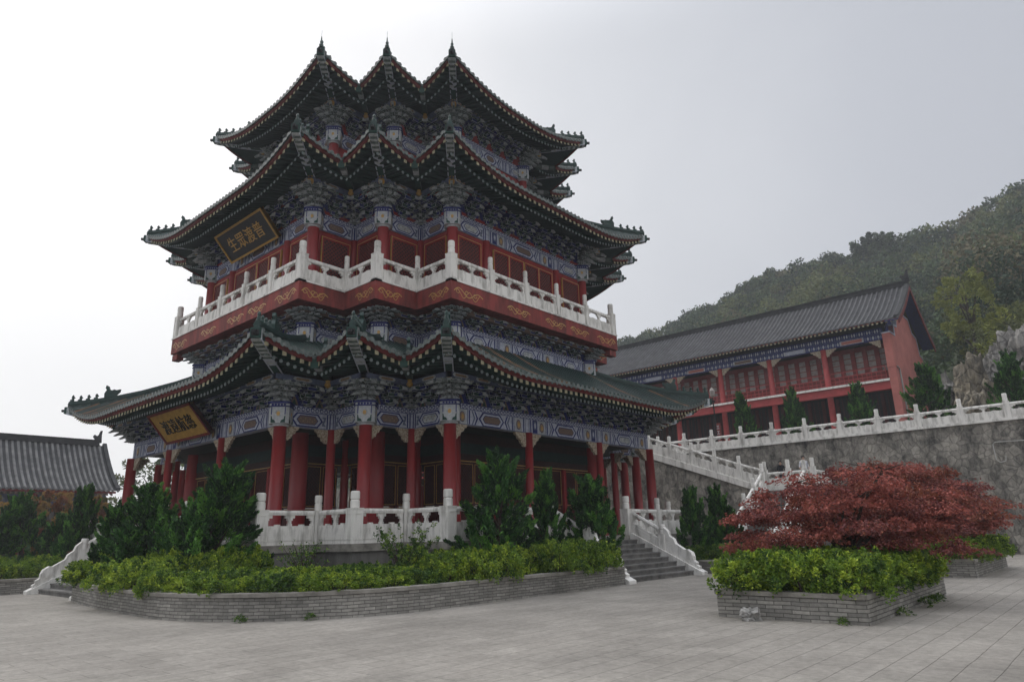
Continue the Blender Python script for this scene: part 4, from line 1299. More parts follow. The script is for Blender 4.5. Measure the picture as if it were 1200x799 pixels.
def stems(seed, h=.5):
    b = MB(); rn = random.Random(seed)
    for k in range(7):
        a = rn.random()*6.28; b.tube([(0,0,-.1),(math.cos(a)*.1,math.sin(a)*.1,h*.4),(math.cos(a)*.26,math.sin(a)*.26,h)], [.014,.01,.004], 5)
    o = b.build('x', M['bark']); d = o.data; bpy.data.objects.remove(o); return d
SHY = [shrub_mesh(21+k) for k in range(4)]
SHG = [shrub_mesh(31+k, w_=(1,1,0,2,1)) for k in range(4)]
SHD = [shrub_mesh(41+k, w_=(2,2,1)) for k in range(3)]
STM = stems(3)
rs = random.Random(5)
def shrub(meshes, label, group, x, y, z, sx, sz):
    t = thing('shrub', label, 'shrub', (x,y,z), rs.random()*6.28, group); t.scale = (sx,sx,sz)
    link('stems', STM, t); link('foliage', rs.choice(meshes), t)
def scatter(region, n, md):
    pts = []; tries = 0
    while len(pts) < n and tries < 6000:
        tries += 1; p = region()
        if p and all((p[0]-q[0])**2+(p[1]-q[1])**2 > md*md for q in pts): pts.append(p)
    return pts
def in_front():
    x, y = rs.uniform(-14.7,-2.8), rs.uniform(-13.95,-2.8)
    if x > -11.5 and y > -11.6 and not (x < -9.4 and y < -7.4 and False): 
        if not ((x < -9.6 and y < -9.6) ): return None
    if x < -10.6 and y < -9.6 and ((x+10.6)/3.95)**2 + ((y+9.6)/4.25)**2 > .93: return None
    if x < -14.35 and y > -6: return None
    return x, y
for x, y in scatter(in_front, 170, .52):
    if y > -8.6 and x < -11: shrub(SHY, 'bright yellow green shrub in the curved bed beside the front stairs', 'yellow green shrubs beside the front stairs', x, y, .36, 1.2, rs.uniform(1.3,1.6) if x > -13.9 else 1.15)
    elif x < -9.3: shrub(SHY+SHG if rs.random() < .75 else SHD, 'low mixed shrub at the rounded corner of the curved bed', 'low shrubs at the corner of the curved bed', x, y, .36, rs.uniform(.85,1.1), rs.uniform(.7,1.0))
    elif x > -6: shrub(SHG, 'full green shrub in the curved bed beside the side stairs', 'full shrubs beside the side stairs', x, y, .36, 1.25, rs.uniform(1.3,1.5))
    else: shrub(SHY if rs.random() < .6 else SHG, 'yellow green shrub before the tallest juniper in the curved bed', 'shrubs before the tall juniper', x, y, .36, 1.1, rs.uniform(1.1,1.5))
for x, y in scatter(lambda: (rs.uniform(-8.35,-2.7), rs.uniform(-22.5,-20.4)), 60, .42):
    shrub(SHY+SHG, 'dense yellow green hedge shrub in the square planter under the low maple', 'hedge shrubs in the square planter', x, y, .30, 1.15, rs.uniform(1.12,1.28))
for x, y in scatter(lambda: (rs.uniform(3.6,9.7), rs.uniform(-22.3,-20.3)), 44, .5):
    shrub(SHG, 'green hedge shrub in the planter before the rubble wall', 'hedge shrubs in the planter before the rubble wall', x, y, .34, 1.15, 1.15)
for x, y in scatter(lambda: (rs.uniform(3.2,11.5), rs.uniform(-14.2,-13.0)), 22, .58):
    shrub(SHG+SHD, 'green shrub in the small bed below the rubble stair wall', 'shrubs below the rubble stair wall', x, y, .3, 1.1, 1.0)
for x, y in scatter(lambda: (rs.uniform(-19,-12), rs.uniform(3.3,9.0)), 34, .75):
    shrub(SHG+SHD, 'mixed green shrub in the bed below the grey roofed hall', 'shrubs below the grey roofed hall', x, y, .3, 1.2, rs.uniform(.95,1.4))
# weeds in the joint at the foot of the planter walls
WD = [shrub_mesh(51+k, .12, .14, 10, 22, (1,2,2), .05, .014) for k in range(3)]
for x, y in ((-6.9,-22.8),(-5.2,-22.8),(-4.4,-22.78),(-3.9,-22.8),(-8.68,-22.3)):
    o = link('weed', rs.choice(WD)); o.location = (x, y, 0); o.rotation_euler = (0,0,rs.random()*6); k_ = rs.uniform(.8,1.5); o.scale = (k_,k_,k_)
    tag(o, 'small green weed growing at the foot of the square planter', 'weed', 'weeds at the foot of the square planter')
for x, y in ((-14.1,-12.4),(-13.1,-13.35)):
    o = link('weed', rs.choice(WD)); o.location = (x-.05, y-.02, 0); o.scale = (1.1,1.1,1.)
    tag(o, 'small green weed growing at the foot of the curved bed wall', 'weed', 'weeds at the foot of the curved bed')
# loose twiggy shrub before the terrace
rgx = np.random.default_rng(77)
def loose_shrub(label, x, y, z, h, r, seed, leaves=1300, mats='shrub', ws=(1,2,2)):
    t = thing('twiggy_shrub', label, 'shrub', (x,y,z)); rn = random.Random(seed); rg = np.random.default_rng(seed)
    b = MB(); tips = []
    for k in range(26):
        a = rn.random()*6.28; l = r*rn.uniform(.4,1); hh = h*rn.uniform(.55,1)
        p = [(0,0,-.1),(l*.35*math.cos(a),l*.35*math.sin(a),hh*.5),(l*math.cos(a),l*math.sin(a),hh)]
        b.tube(p, [.016,.01,.003], 5); tips.append(p)
    b.build('stems', M['bark'], t)
    C, A = [], []
    for p in tips:
        for q in range(6):
            f_ = .35+.65*rn.random(); a0, a1 = (V(p[1]), V(p[2])); pp = a0.lerp(a1, (f_-.35)/.65)
            C.append(pp); A.append((a1-a0)+V((rn.gauss(0,.3),rn.gauss(0,.3),rn.gauss(0,.2))))
    C, A = np.array([list(c) for c in C]), np.array([list(c) for c in A])
    per = leaves//len(C)
    P, D, L, W = clumps(rg, C, A, np.tile([.16,.1],(len(C),1)), per, .075, .035, .9, .6)
    link('foliage', leaf_mesh('foliage', P, D, L, W, np.repeat(rg.choice(list(ws), len(C)), per), LM[mats], seed), t)
loose_shrub('taller loose leafed shrub before the terrace railing at the near corner', -9.3,-11.6,.4, 1.55, .95, 5, 2200)
loose_shrub('thin twiggy shrub with few leaves at the corner of the curved bed', -11.6,-10.6,.4, 1.15, .7, 6, 500)

def maple_meshes(R_, z0, z1, seed, nP=52, per=330, leaf=.075):
    rg = np.random.default_rng(seed); rn = random.Random(seed)
    b = MB(); C = []; A = []
    b.tube([(0,0,-.1),(.04,.02,z0*.5),(.0,.05,z0)], [.1,.085,.07], 8)
    for k in range(11):
        a = 6.28*k/11+rn.uniform(-.25,.25); l = R_*rn.uniform(.55,1); zz = z0+(z1-z0)*rn.uniform(.15,.95)
        p = [V((0,.03,z0*.75)), V((l*.3*math.cos(a),l*.3*math.sin(a),z0+(zz-z0)*.55)), V((l*.65*math.cos(a+.1),l*.65*math.sin(a+.1),zz*.97)), V((l*math.cos(a),l*math.sin(a),zz))]
        b.tube(p, [.055,.038,.02,.006], 6)
        for q in range(3):
            s0 = p[1+q % 2].lerp(p[2+q % 2], rn.random()); e0 = s0+V((rn.gauss(0,.35),rn.gauss(0,.35),rn.uniform(.0,.2)))*R_*.4
            b.tube([s0,(s0+e0)/2+UP*.04,e0], [.014,.009,.003], 5)
    o = b.build('x', M['bark']); tm = o.data; bpy.data.objects.remove(o)
    a = rg.random(nP)*2*np.pi; q = R_*np.sqrt(rg.random(nP)); t = rg.random(nP)
    q = q*(1+.16*np.sin(a*3+seed)+.10*np.sin(a*7+2*seed))
    zz = z0 + (z1-z0)*(t*(1-.5*(q/R_)**2)*.95+.02+.07*rg.normal(size=nP))
    C = np.stack([q*np.cos(a), q*np.sin(a), zz], 1)
    n = nP; th = rg.random((n,per))*2*np.pi; rr = np.sqrt(rg.random((n,per)))*(.75+.35*np.sin(th*3+rg.random((n,1))*6))
    pr = R_*(.12+.2*rg.random(n))
    P = C[:,None,:] + np.stack([rr*np.cos(th)*pr[:,None], rr*np.sin(th)*pr[:,None], rg.normal(size=(n,per))*.036*(z1-z0)*(1.3-rr) - .07*rr**2*R_*.5], 2)
    D = np.stack([np.cos(th), np.sin(th), -.35+0*th], 2)+rg.normal(size=(n,per,3))*.45
    P, D = P.reshape(-1,3), D.reshape(-1,3); m = len(P)
    crown = leaf_mesh('crown', P, D, leaf*(.7+.7*rg.random(m)), leaf*.55*(.7+.6*rg.random(m)), np.where(rg.random(m) < .65, np.repeat(rg.choice([0,0,0,1,1,2], n), per), rg.integers(0, 3, m)), LM['maple'], seed)
    return tm, crown
plant_tree('red_maple', 'low spreading dark red maple in the square planter', 'maple', (-5.1,-21.5,.3), maple_meshes(2.25, .8, 2.65, 61, 125, 360, .07), .3)
plant_tree('red_maple', 'wider red maple rising from the planter farther back', 'maple', (6.2,-20.1,.3), maple_meshes(2.75, .95, 3.7, 62, 150, 400, .095), 1.)
for x, y, h, r, ms, lb in ((-8.2,23.5,4.9,1.9,'ochre','ochre brown bush before the grey hall, between the other two bushes'), (-11.2,22.5,4.6,1.8,'ochre','ochre brown bush before the grey hall, farthest from the pagoda'), (-6.3,24.5,4.6,1.6,'ochre','rusty bush by the end of the grey hall eave')):
    t = thing('autumn_bush', lb, 'bush', (x,y,0)); rg = np.random.default_rng(int(abs(x*10)))
    b = MB(); C = []; A = []
    for k in range(22):
        a = rs.random()*6.28; l = r*rs.uniform(.3,.9); hh = h*rs.uniform(.6,.97)
        b.tube([(0,0,-.1),(l*.3*math.cos(a),l*.3*math.sin(a),hh*.5),(l*math.cos(a),l*math.sin(a),hh)], [.05,.03,.008], 5)
    b.build('trunk', M['bark'], t)
    nC = 110; u = rg.random(nC); a = rg.random(nC)*2*np.pi; q = r*rg.random(nC)**.4*np.sqrt(np.clip(1-(u-.5)**2*2.6,.1,1))
    C = np.stack([q*np.cos(a), q*np.sin(a), h*(.12+.8*u)], 1); A = np.stack([np.cos(a),np.sin(a),1+0*a],1)+rg.normal(size=(nC,3))*.3
    P, D, L, W = clumps(rg, C, A, np.tile([.5,.34],(nC,1)), 150, .2, .11, .9, .6)
    link('crown', leaf_mesh('crown', P, D, L, W, np.repeat(rg.choice([0,1,0,0,2], nC), 150), LM[ms], 3), t)

# ------------------------------------------------------------------ grey-roofed halls
def tiled_slope(name, parent, o, e, L, prof, sp, r, mats, ends=True):
    """o: eave start, e: along the eave, prof: list of (inward vector, up) from eave to ridge"""
    o, e = V(o), V(e); b = MB()
    pts = [o + V(i_) + UP*z for i_, z in prof]
    for p, q in zip(pts[:-1], pts[1:]): b.face((p, p+e*L, q+e*L, q), 0)
    n = int(L/sp)
    for j in range(n+1):
        c = e*(L*(j+.0)/n)
        rings = [[p+c-e*r, p+c-e*r*.6+UP*r*.9, p+c+e*r*.6+UP*r*.9, p+c+e*r] for p in pts]
        for q in range(len(pts)-1):
            for t in range(3): b.face((rings[q][t], rings[q][t+1], rings[q+1][t+1], rings[q+1][t]), 1)
        d = pts[0]+c - (pts[1]-pts[0]).normalized()*.01
        b.face([d + e*math.cos(a)*r*1.15 + UP*math.sin(a)*r*1.15 for a in [2*PI*i/8 for i in range(8)]], 1)
    return b.build(name, mats, parent)
GT = [M['gtile'], M['gtile2']]

# the two-storey hall on the upper terrace
ZG = 6.6
HX, HY0, HY1 = 31.0, -15.7, 34.0
HL = thing('long_hall', 'long two storey red hall with grey tiled roof on the upper terrace', 'building', (HX, HY0, ZG))
fx = lambda x, y, z: V((x-HX, y-HY0, z-ZG))        # world -> local
LEN = HY1-HY0
curve = lambda run, rise, n=9: [(V((run*i/n,0,0)), rise*(.78*(i/n)+.22*(i/n)**2)) for i in range(n+1)]
er, rr_ = 15.28, 19.15
roofh = tiled_slope('roof', HL, fx(29.75, HY0-.85, er), V((0,1,0)), LEN+.85, curve(5.75, rr_-er), .36, .085, GT)
b = MB()
pf = curve(5.75, rr_-er); A0 = fx(41.25, HY0-.85, er)
for (p, z), (q, z2) in zip(pf[:-1], pf[1:]): b.face((A0-p+UP*z, A0-p+UP*z+V((0,LEN+.85,0)), A0-q+UP*z2+V((0,LEN+.85,0)), A0-q+UP*z2))
b.build('rear_slope', M['gtile'], roofh)
b = MB(); b.box(fx(35.5, (HY0+HY1)/2-.4, rr_+.12), (.3, LEN+.9, .36)); b.box(fx(35.5, (HY0+HY1)/2-.4, rr_+.33), (.4, LEN+.9, .09)); b.build('ridge', M['gtile'], roofh)
b = MB()
prof = [(-.25,0),(.2,0),(.25,.3),(.38,.45),(.3,.62),(.1,.5),(-.02,.66),(-.1,.95),(-.22,.98),(-.2,.6)]
b.prism([fx(35.42, HY0-.75+y, rr_+.25+z) for y, z in prof], (.16,0,0)); b.build('ridge_beast', M['gtile'], roofh)
# descending verge ridge and barge boards of the gable
b, b2 = MB(), MB()
for sg, x0 in ((1, 29.75), (-1, 41.25)):
    for (p, z), (q, z2) in zip(pf[:-1], pf[1:]):
        a, c = fx(x0, HY0-.85, er)+p*sg+UP*z, fx(x0, HY0-.85, er)+q*sg+UP*z2
        b.obox(a - V((0,.05,0)) + UP*.0, (0,.3,0), c-a, UP*.22)
        b2.obox(a - V((0,.06,0)) - UP*.42, (0,.07,0), c-a, UP*.42, 0)
        b2.obox(a - V((0,.0,0)) - UP*.14, (0,.85,0), c-a, UP*.05, 1)
b.build('verge_ridge', M['gtile'], roofh)
b2.build('barge_board', [M['redfascia'], M['blue']], roofh)
b = MB(); n = int(LEN/.3)
for j in range(n+1):
    y = HY0-.7+LEN*j/n
    b.obox(fx(29.82, y-.055, er-.20), (0,.11,0), (1.1,0,.42), (0,0,.11), 0)
    b.obox(fx(29.81, y-.065, er-.21), (0,.13,0), (.012,0,0), (0,0,.13), 1)
b.obox(fx(29.80, HY0-.8, er-.09), (.06,0,0), (0,LEN+.8,0), UP*.09, 2)
b.build('rafter_edging', [M['dkgreen'], M['cream'], M['redfascia']], roofh)
b = MB(); b.obox(fx(29.86, HY0, er-.06), (0,LEN,0), (2.2,0,.95), UP*.02); b.build('soffit', M['dkgreen'], roofh)
cols_y = [HY0+.55+4.13*k for k in range(13)]
ZL0, ZL1 = 11.35, 14.22                              # gallery floor, beam underside
cm2 = column_mesh(.2, ZL1-ZL0, False); cm1 = column_mesh(.22, ZL0-.6-ZG, False)
SPH = sparrow_mesh(.75, .55)
for k, y in enumerate(cols_y):
    if k:
        put('column', cm2, HL, fx(HX, y, ZL0)).data.materials[0] = M['hallred']; put('column', cm1, HL, fx(HX, y, ZG)).data.materials[0] = M['hallred']
    if k < 12:
        y1 = cols_y[k+1]; fr = Fr((fx(HX, y1, 0).x, fx(HX, y1, 0).y), (fx(HX, y, 0).x, fx(HX, y, 0).y))
        bb = MB(); Lb = fr.L
        bb.obox(fr.pt(0,.2,ZL1-ZG), fr.e*Lb, fr.n*.3, UP*.85, 0)
        cc = (3, 2, 4)[k % 3]
        def rr4(x0, x1, z0, z1, m, q): bb.face([fr.pt(x, -.1-.006*q, ZL1-ZG+z) for x, z in ((x0,z0),(x1,z0),(x1,z1),(x0,z1))], m)
        rr4(0, Lb, .42, .46, 1, 1); rr4(Lb*.3, Lb*.7, .05, .36, 5, 1); rr4(Lb*.33, Lb*.67, .09, .32, cc, 2)
        for q in range(24):
            x = Lb*(q+.5)/24
            if not .3 < x/Lb < .7: bb.face([fr.pt(x+.07*math.cos(a), -.106, ZL1-ZG+.2+.14*math.sin(a)) for a in [2*PI*i/8 for i in range(8)]], 1 if q % 2 else 5)
            bb.face([fr.pt(x+.06*math.cos(a), -.106, ZL1-ZG+.64+.13*math.sin(a)) for a in [2*PI*i/8 for i in range(8)]], (5, 2, 1)[q % 3])
        bb.build('painted_beam', [M['blue'], M['midblue'], M['beamw'], M['pink'], M['brown'], M['pale']], HL)
        put('carved_bracket', SPH, HL, fr.pt(.2,.0,ZL1-ZG-.003), fr.rz); put('carved_bracket', SPH, HL, fr.pt(Lb-.2,.0,ZL1-ZG-.003), fr.rz, (-1,1,1))
        # gallery railing
        bb = MB()
        for z in (.12, .32, .62, .95): bb.obox(fr.pt(.2,.03,ZL0-ZG+z), fr.e*(Lb-.4), fr.n*.05, UP*.05)
        for q in range(13):
            x = .2+(Lb-.4)*q/12
            bb.obox(fr.pt(x-.02,.03,ZL0-ZG), fr.e*.04, fr.n*.045, UP*(.95 if q % 3 == 0 else .62))
        bb.build('gallery_railing', M['hallred'], HL)
        # window wall behind the gallery: four leaves a bay
        fw = Fr((fx(HX+1.3,y1,0).x, fx(HX+1.3,y1,0).y), (fx(HX+1.3,y,0).x, fx(HX+1.3,y,0).y))
        for q in range(5):
            c0 = Lb*q/5
            wf = MB(); wl = Lb/5
            for x in (0, wl-.16): wf.obox(fw.pt(c0+x,.0,ZL0-ZG), fw.e*.16, fw.n*.09, UP*2.9)
            for z, h in ((0,.9),(2.55,.35)): wf.obox(fw.pt(c0+.16,.0,ZL0-ZG+z), fw.e*(wl-.32), fw.n*.07, UP*h)
            o = wf.build('window', M['halllatt'], HL)
            wp = MB(); wp.obox(fw.pt(c0+.16,.02,ZL0-ZG+.9), fw.e*(wl-.32), fw.n*.03, UP*1.65, 0)
            for z in (1.3,1.72,2.14): wp.obox(fw.pt(c0+.16,-.012,ZL0-ZG+z), fw.e*(wl-.32), fw.n*.03, UP*.05, 1)
            wp.build('pane', [M['glass'], M['halllatt']], o)
        # ground storey wall and doors
        fg = Fr((fx(HX+1.6,y1,0).x, fx(HX+1.6,y1,0).y), (fx(HX+1.6,y,0).x, fx(HX+1.6,y,0).y))
        for q in range(4):
            if q in (1, 2) and k == 7: continue
            wd = Lb/4; o = MB()
            o.obox(fg.pt(wd*q,.0,0), fg.e*.12, fg.n*.09, UP*4.1, 0); o.obox(fg.pt(wd*(q+1)-.12,.0,0), fg.e*.12, fg.n*.09, UP*4.1, 0)
            o.obox(fg.pt(wd*q+.12,.0,0), fg.e*(wd-.24), fg.n*.07, UP*1.4, 0); o.obox(fg.pt(wd*q+.12,.04,1.4), fg.e*(wd-.24), fg.n*.03, UP*2.7, 1)
            for x in (.33,.66): o.obox(fg.pt(wd*(q+x)-.02,.0,1.4), fg.e*.04, fg.n*.05, UP*2.7, 0)
            o.build('door_leaf', [M['doorw'], M['pane']], HL)
b = MB()
b.obox(fx(HX-.25, HY0+.5, ZL0-.72), (.4,0,0), (0,LEN-.5,0), UP*.56, 0)
b.obox(fx(HX-.4, HY0+.5, ZL0-.158), (2.2,0,0), (0,LEN-.5,0), UP*.155, 1)
b.build('gallery_floor', [M['hallred'], M['white']], HL)
b = MB()                                            # pink gable wall, stepped white coping
gy = HY0
outl = [(30.6,ZG),(30.6,14.55),(31.9,14.55),(32.0,15.35),(33.0,15.4),(33.6,16.9),(37.4,16.9),(38.0,15.9),(39.2,15.7),(39.5,14.4),(40.4,14.2),(40.4,ZG)]
b.prism([fx(x, gy, z) for x, z in outl], (0,.5,0)); gw = b.build('gable_wall', M['pink'], HL)
b = MB()
for (x0,z0),(x1,z1) in zip(outl[1:-2], outl[2:-1]): b.obox(fx(x0, gy-.05, z0), V((x1-x0,0,z1-z0)), (0,.6,0), UP*.1 if abs(x1-x0) > .25 else V((.12,0,0)))
b.obox(fx(30.57, gy-.03, 12.1), (1.1,0,0), (0,.56,0), UP*.14, 1); b.build('coping', [M['beamw'], M['pink']], gw)
b = MB(); b.prism([fx(x, gy+.3, z) for x, z in ((30.7,14.5),(35.5,18.9),(40.3,14.5))], (0,.1,0)); b.build('gable_panel', M['blue'], HL)
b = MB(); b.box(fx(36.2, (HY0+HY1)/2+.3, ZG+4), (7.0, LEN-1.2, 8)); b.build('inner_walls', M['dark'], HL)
b = MB(); b.tube([fx(31.45, gy-.06, ZG+.2), fx(31.45, gy-.06, 12.0), fx(30.9, gy-.06, 12.15)], .05, 6); b.build('downpipe', M['pvc'], HL)

# single-storey hall at the far left
LH = thing('grey_roofed_hall', 'low hall with curved grey tiled roof beyond the ochre bushes', 'building', (-2.6, 32, 0))
GT = [M['gtile'], M['gtile3']]
lx = lambda x, y, z: V((x+2.6, y-32, z))
pl_ = [(V((0, 4.3*i/10, 0)), 3.75*(.62*(i/10)+.38*(i/10)**2)) for i in range(11)]
roofl = tiled_slope('roof', LH, lx(-34, 29.9, 5.33), V((1,0,0)), 31.4, pl_, .36, .085, GT)
b = MB()
for (p, z), (q, z2) in zip(pl_[:-1], pl_[1:]):
    a = lx(-34, 38.5, 5.33); b.face((a-p+UP*z, a-q+UP*z2, a-q+UP*z2+V((31.4,0,0)), a-p+UP*z+V((31.4,0,0))))
b.build('rear_slope', M['gtile'], roofl)
b = MB(); b.box(lx(-18.6, 34.2, 9.25), (31.2,.32,.42)); b.box(lx(-18.6, 34.2, 9.47), (31.4,.42,.08)); b.build('ridge', M['gtile'], roofl)
b = MB(); b.prism([lx(-3.1-y, 34.1, 9.3+z) for y, z in prof], (0,.2,0)); b.build('ridge_beast', M['gtile'], roofl)
b = MB()
for sg, y0 in ((1,29.9),(-1,38.5)):
    for (p, z), (q, z2) in zip(pl_[:-1], pl_[1:]):
        a, c = lx(-2.72, y0, 5.33)+p*sg+UP*z, lx(-2.72, y0, 5.33)+q*sg+UP*z2
        b.obox(a, (.28,0,0), c-a, UP*.22)
b.build('verge_ridge', M['gtile'], roofl)
b = MB(); b.obox(lx(-34,29.96,5.14), (31.3,0,0), (0,.06,0), UP*.15, 0)
for j in range(100):
    b.obox(lx(-33.9+.312*j, 29.98, 4.98), (.12,0,0), (0,1.1,.45), UP*.12, 1)
b.build('rafter_edging', [M['redfascia'], M['brown']], roofl)
b = MB(); b.obox(lx(-33.5,31.4,0), (30.6,0,0), (0,5.6,0), UP*5.2, 0); b.obox(lx(-33.5,31.3,4.3), (30.6,0,0), (0,.1,0), UP*.75, 1); b.build('wall', [M['stone'], M['midblue']], LH)
b = MB()
for k in range(9): b.lathe([(.2,0),(.2,5.1)], 12, lx(-4.2-3.4*k, 30.9, 0))
b.build('column', M['redwall'], LH)
b = MB(); b.prism([lx(-3.0,31.4,5.2), lx(-3.0,34.2,8.9), lx(-3.0,37,5.2)], (.1,0,0)); b.build('gable_panel', M['stone'], LH)

# ------------------------------------------------------------------ upper terrace, walls, stairs
WX = 21.0
b = MB(); b.obox((WX,-90,0), (1.0,0,0), (0,130,0), UP*6.5); rw = b.build('retaining_wall', M['rubble']); tag(rw, 'tall rubble stone retaining wall below the upper marble railing', 'wall')
b = MB(); b.obox((WX+1.0,-90,0), (60,0,0), (0,200,0), UP*6.58); b.build('upper_terrace_ground', M['paving'], None, kind='structure')
UB = thing('stone_balustrade', 'long white marble balustrade along the top of the retaining wall', 'balustrade', (WX,0,6.5))
b = MB(); b.obox((-.12,-60,0), (.5,0,0), (0,62.3,0), UP*.14); b.build('coping', M['white'], UB)
pm = post_mesh(.26, 1.28, .85, .11); ys = [-2.1-2.02*k for k in range(28)]
for k, y in enumerate(ys):
    put('post', pm, UB, (.12, y, .12))
    if k+1 < len(ys): rail_panel((.12,y-.13,.14), (.12,ys[k+1]+.13,.14), UB, (0,.42,.64,.78))
# stair up along the wall
STR = thing('wall_stair', 'stone stair with white balustrade climbing along the retaining wall', 'stairs', (18,-10.4,0))
tx = lambda x, y, z: V((x-18, y+10.4, z))
yT, yB, zT, zB = -2.9, -10.4, 6.5, 3.75
b = MB(); b.prism([tx(18.0,yT+9,0), tx(18.0,yT+9,zT), tx(18.0,yT,zT), tx(18.0,yB,zB), tx(18.0,-13.4,zB), tx(18.0,-13.4,0)], (.35,0,0)); b.build('stair_wall', M['rubble'], STR)
n = 17
b = MB()
for k in range(n):
    y = yB+(yT-yB)*k/n; b.obox(tx(18.35,y,0), (2.65,0,0), (0,yT-y if k == n-1 else (yT-yB)/n,0), UP*(zB+(zT-zB)*(k+1)/n))
b.obox(tx(18.35,yT,0), (2.65,0,0), (0,9,0), UP*zT); b.build('steps', M['step'], STR)
b = MB(); b.obox(tx(18.35,-13.4,0), (2.65,0,0), (0,3.0,0), UP*zB); b.build('landing', M['step'], STR)
ns = 6; sy = [yT-.2+(yB-yT)*k/(ns-1)*1.0 for k in range(ns)]
zz_ = lambda y: zT+(zB-zT)*max(0, min(1, (yT-y)/(yT-yB)))
pm2 = post_mesh(.26, 1.5, 1.0, .11)
b = MB()
b.prism([tx(17.9,yT+.3,zT-.2), tx(17.9,yT+.3,zT+.1), tx(17.9,yT,zT+.1), tx(17.9,yB,zB+.1), tx(17.9,-13.4,zB+.1), tx(17.9,-13.4,zB-.25), tx(17.9,yB,zB-.25)], (.5,0,0)); b.build('string_stone', M['white'], STR)
for k in range(ns):
    put('post', pm2, STR, tx(18.15, sy[k], zz_(sy[k])))
    if k+1 < ns: rail_panel(tx(18.15,sy[k]-.13,zz_(sy[k]-.13)+.1), tx(18.15,sy[k+1]+.13,zz_(sy[k+1]+.13)+.1), STR, (0,.55,.82,.97))
for y in (-11.95, -13.3): put('post', pm2, STR, tx(18.15, y, zB))
rail_panel(tx(18.15,-12.08,zB+.1), tx(18.15,-13.17,zB+.1), STR, (0,.4,.62,.76))
rail_panel(tx(18.15,-10.73,zB+.1), tx(18.15,-11.82,zB+.1), STR, (0,.4,.62,.76))
rail_panel(tx(18.3,-13.3,zB+.1), tx(20.9,-13.3,zB+.1), STR, (0,.4,.62,.76))
# upper end: level stretch left of the top post
for k in range(3):
    y0 = yT-.2+1.9*k; rail_panel(tx(18.15,y0+.13,zT+.1), tx(18.15,y0+1.77,zT+.1), STR, (0,.55,.82,.97)); put('post', pm2, STR, tx(18.15,y0+1.9,zT))
# lower flight from the landing towards the court
n = 20; x0_, x1_ = 18.0, 11.8
b = MB()
for k in range(n):
    x = x0_+(x1_-x0_)*(k+1)/n; b.obox(tx(x,-12.9,0), ((x0_-x1_)/n,0,0), (0,2.3,0), UP*(zB*(1-(k+1)/(n+0))+.01))
b.build('steps', M['step'], STR)
for yy in (-10.55, -12.95):
    b = MB(); b.prism([tx(x0_,yy-.17,0), tx(x0_,yy-.17,zB+.12), tx(x1_-.4,yy-.17,.12), tx(x1_-.4,yy-.17,0)], (0,.34,0)); b.build('string_stone', M['white'], STR)
    xs = [x0_-.2+(x1_-x0_+.4)*k/4 for k in range(5)]; zf_ = lambda x: zB*(x-x1_)/(x0_-x1_)
    for k in range(5):
        put('post', pm2, STR, tx(xs[k], yy, max(0, zf_(xs[k]))+.0))
        if k < 4: rail_panel(tx(xs[k]-.13,yy,zf_(xs[k]-.13)+.12), tx(xs[k+1]+.13,yy,zf_(xs[k+1]+.13)+.12), STR, (0,.5,.76,.9))

b = MB(); b.tube([(20.93,-26,5.38),(20.93,-21.5,5.47),(20.93,-21.4,5.36),(20.93,-21.42,4.6),(20.93,-21.55,4.45),(20.93,-21.8,4.5),(20.93,-21.85,4.75)], .024, 6)
tag(b.build('wall_pipe', M['pvc']), 'thin white pipe running along the rubble wall and hooking down', 'pipe')

LP = thing('lamp_post', 'thin dark lamp post before the hall above the marble stair', 'lamp post', (22.4,-5.9,6.6))
b = MB(); b.lathe([(.11,0),(.11,.25),(.05,.32),(.045,3.6),(.03,3.7)], 10); b.build('pole', M['metal'], LP)
b = MB(); b.lathe([(.05,3.7),(.17,3.8),(.2,4.15),(.1,4.3),(.02,4.4)], 8); b.build('lantern', M['glass'], LP)
b = MB(); b.box((0,0,3.05), (.04,.7,.04)); b.build('cross_arm', M['metal'], LP)
PQ = thing('couplet_board', 'narrow dark vertical board with pale marks beside the hall doors', 'sign', (30.75,-2.2,7.4))
b = MB(); b.box((0,0,1.2), (.06,.42,2.4)); b.build('board', M['latt'], PQ)
b = MB()
for k in range(5):
    for dx_, dz, w_, h in ((0,.1,.2,.05),(0,-.02,.05,.26),(.0,-.12,.24,.05)): b.box((-.035,dx_,.35+.43*k+dz), (.012,w_,h))
b.build('marks', M['beamw_l'], PQ)

# ------------------------------------------------------------------ rocks
def rock_obj(name, label, loc, sz, seed, m, sub=4, group=None, amp=.38):
    import bmesh
    from mathutils import noise
    bm = bmesh.new(); bmesh.ops.create_icosphere(bm, subdivisions=sub, radius=1)
    off = V((seed*3.1, seed*1.7, seed*.9))
    for v in bm.verts:
        p = v.co.copy(); n1 = noise.fractal(p*1.1+off, 1, 2, 5); n2 = noise.cell(p*1.9+off)*.25; n3 = abs(noise.noise(p*2.6+off))
        d = 1+amp*n1+n2*.7-.35*n3+.12*noise.fractal(p*4+off, 1, 2, 4)
        v.co = V((p.x*d*sz[0], p.y*d*sz[1], max(p.z*d, -.6)*sz[2]))
    me = bpy.data.meshes.new(name); bm.to_mesh(me); bm.free(); me.materials.append(m)
    o = link(name, me); o.location = loc; o['label'] = label; o['category'] = 'rock'
    if group: o['group'] = group
    return o
rock_obj('boulder', 'big grey boulder with ochre patches between the pink gable and the last juniper', (26.6,-20.6,7.4), (1.7,1.5,3.6), 1, M['rockochre'], 5)
rock_obj('boulder', 'dark rounded boulder leaning on the ochre one', (27.6,-21.9,7.8), (1.6,1.3,3.2), 8, M['rock'], 5)
rock_obj('boulder', 'tall pale boulder rising behind the ochre one', (31.5,-22.6,10.2), (1.8,1.3,3.4), 2, M['rock'], 5)
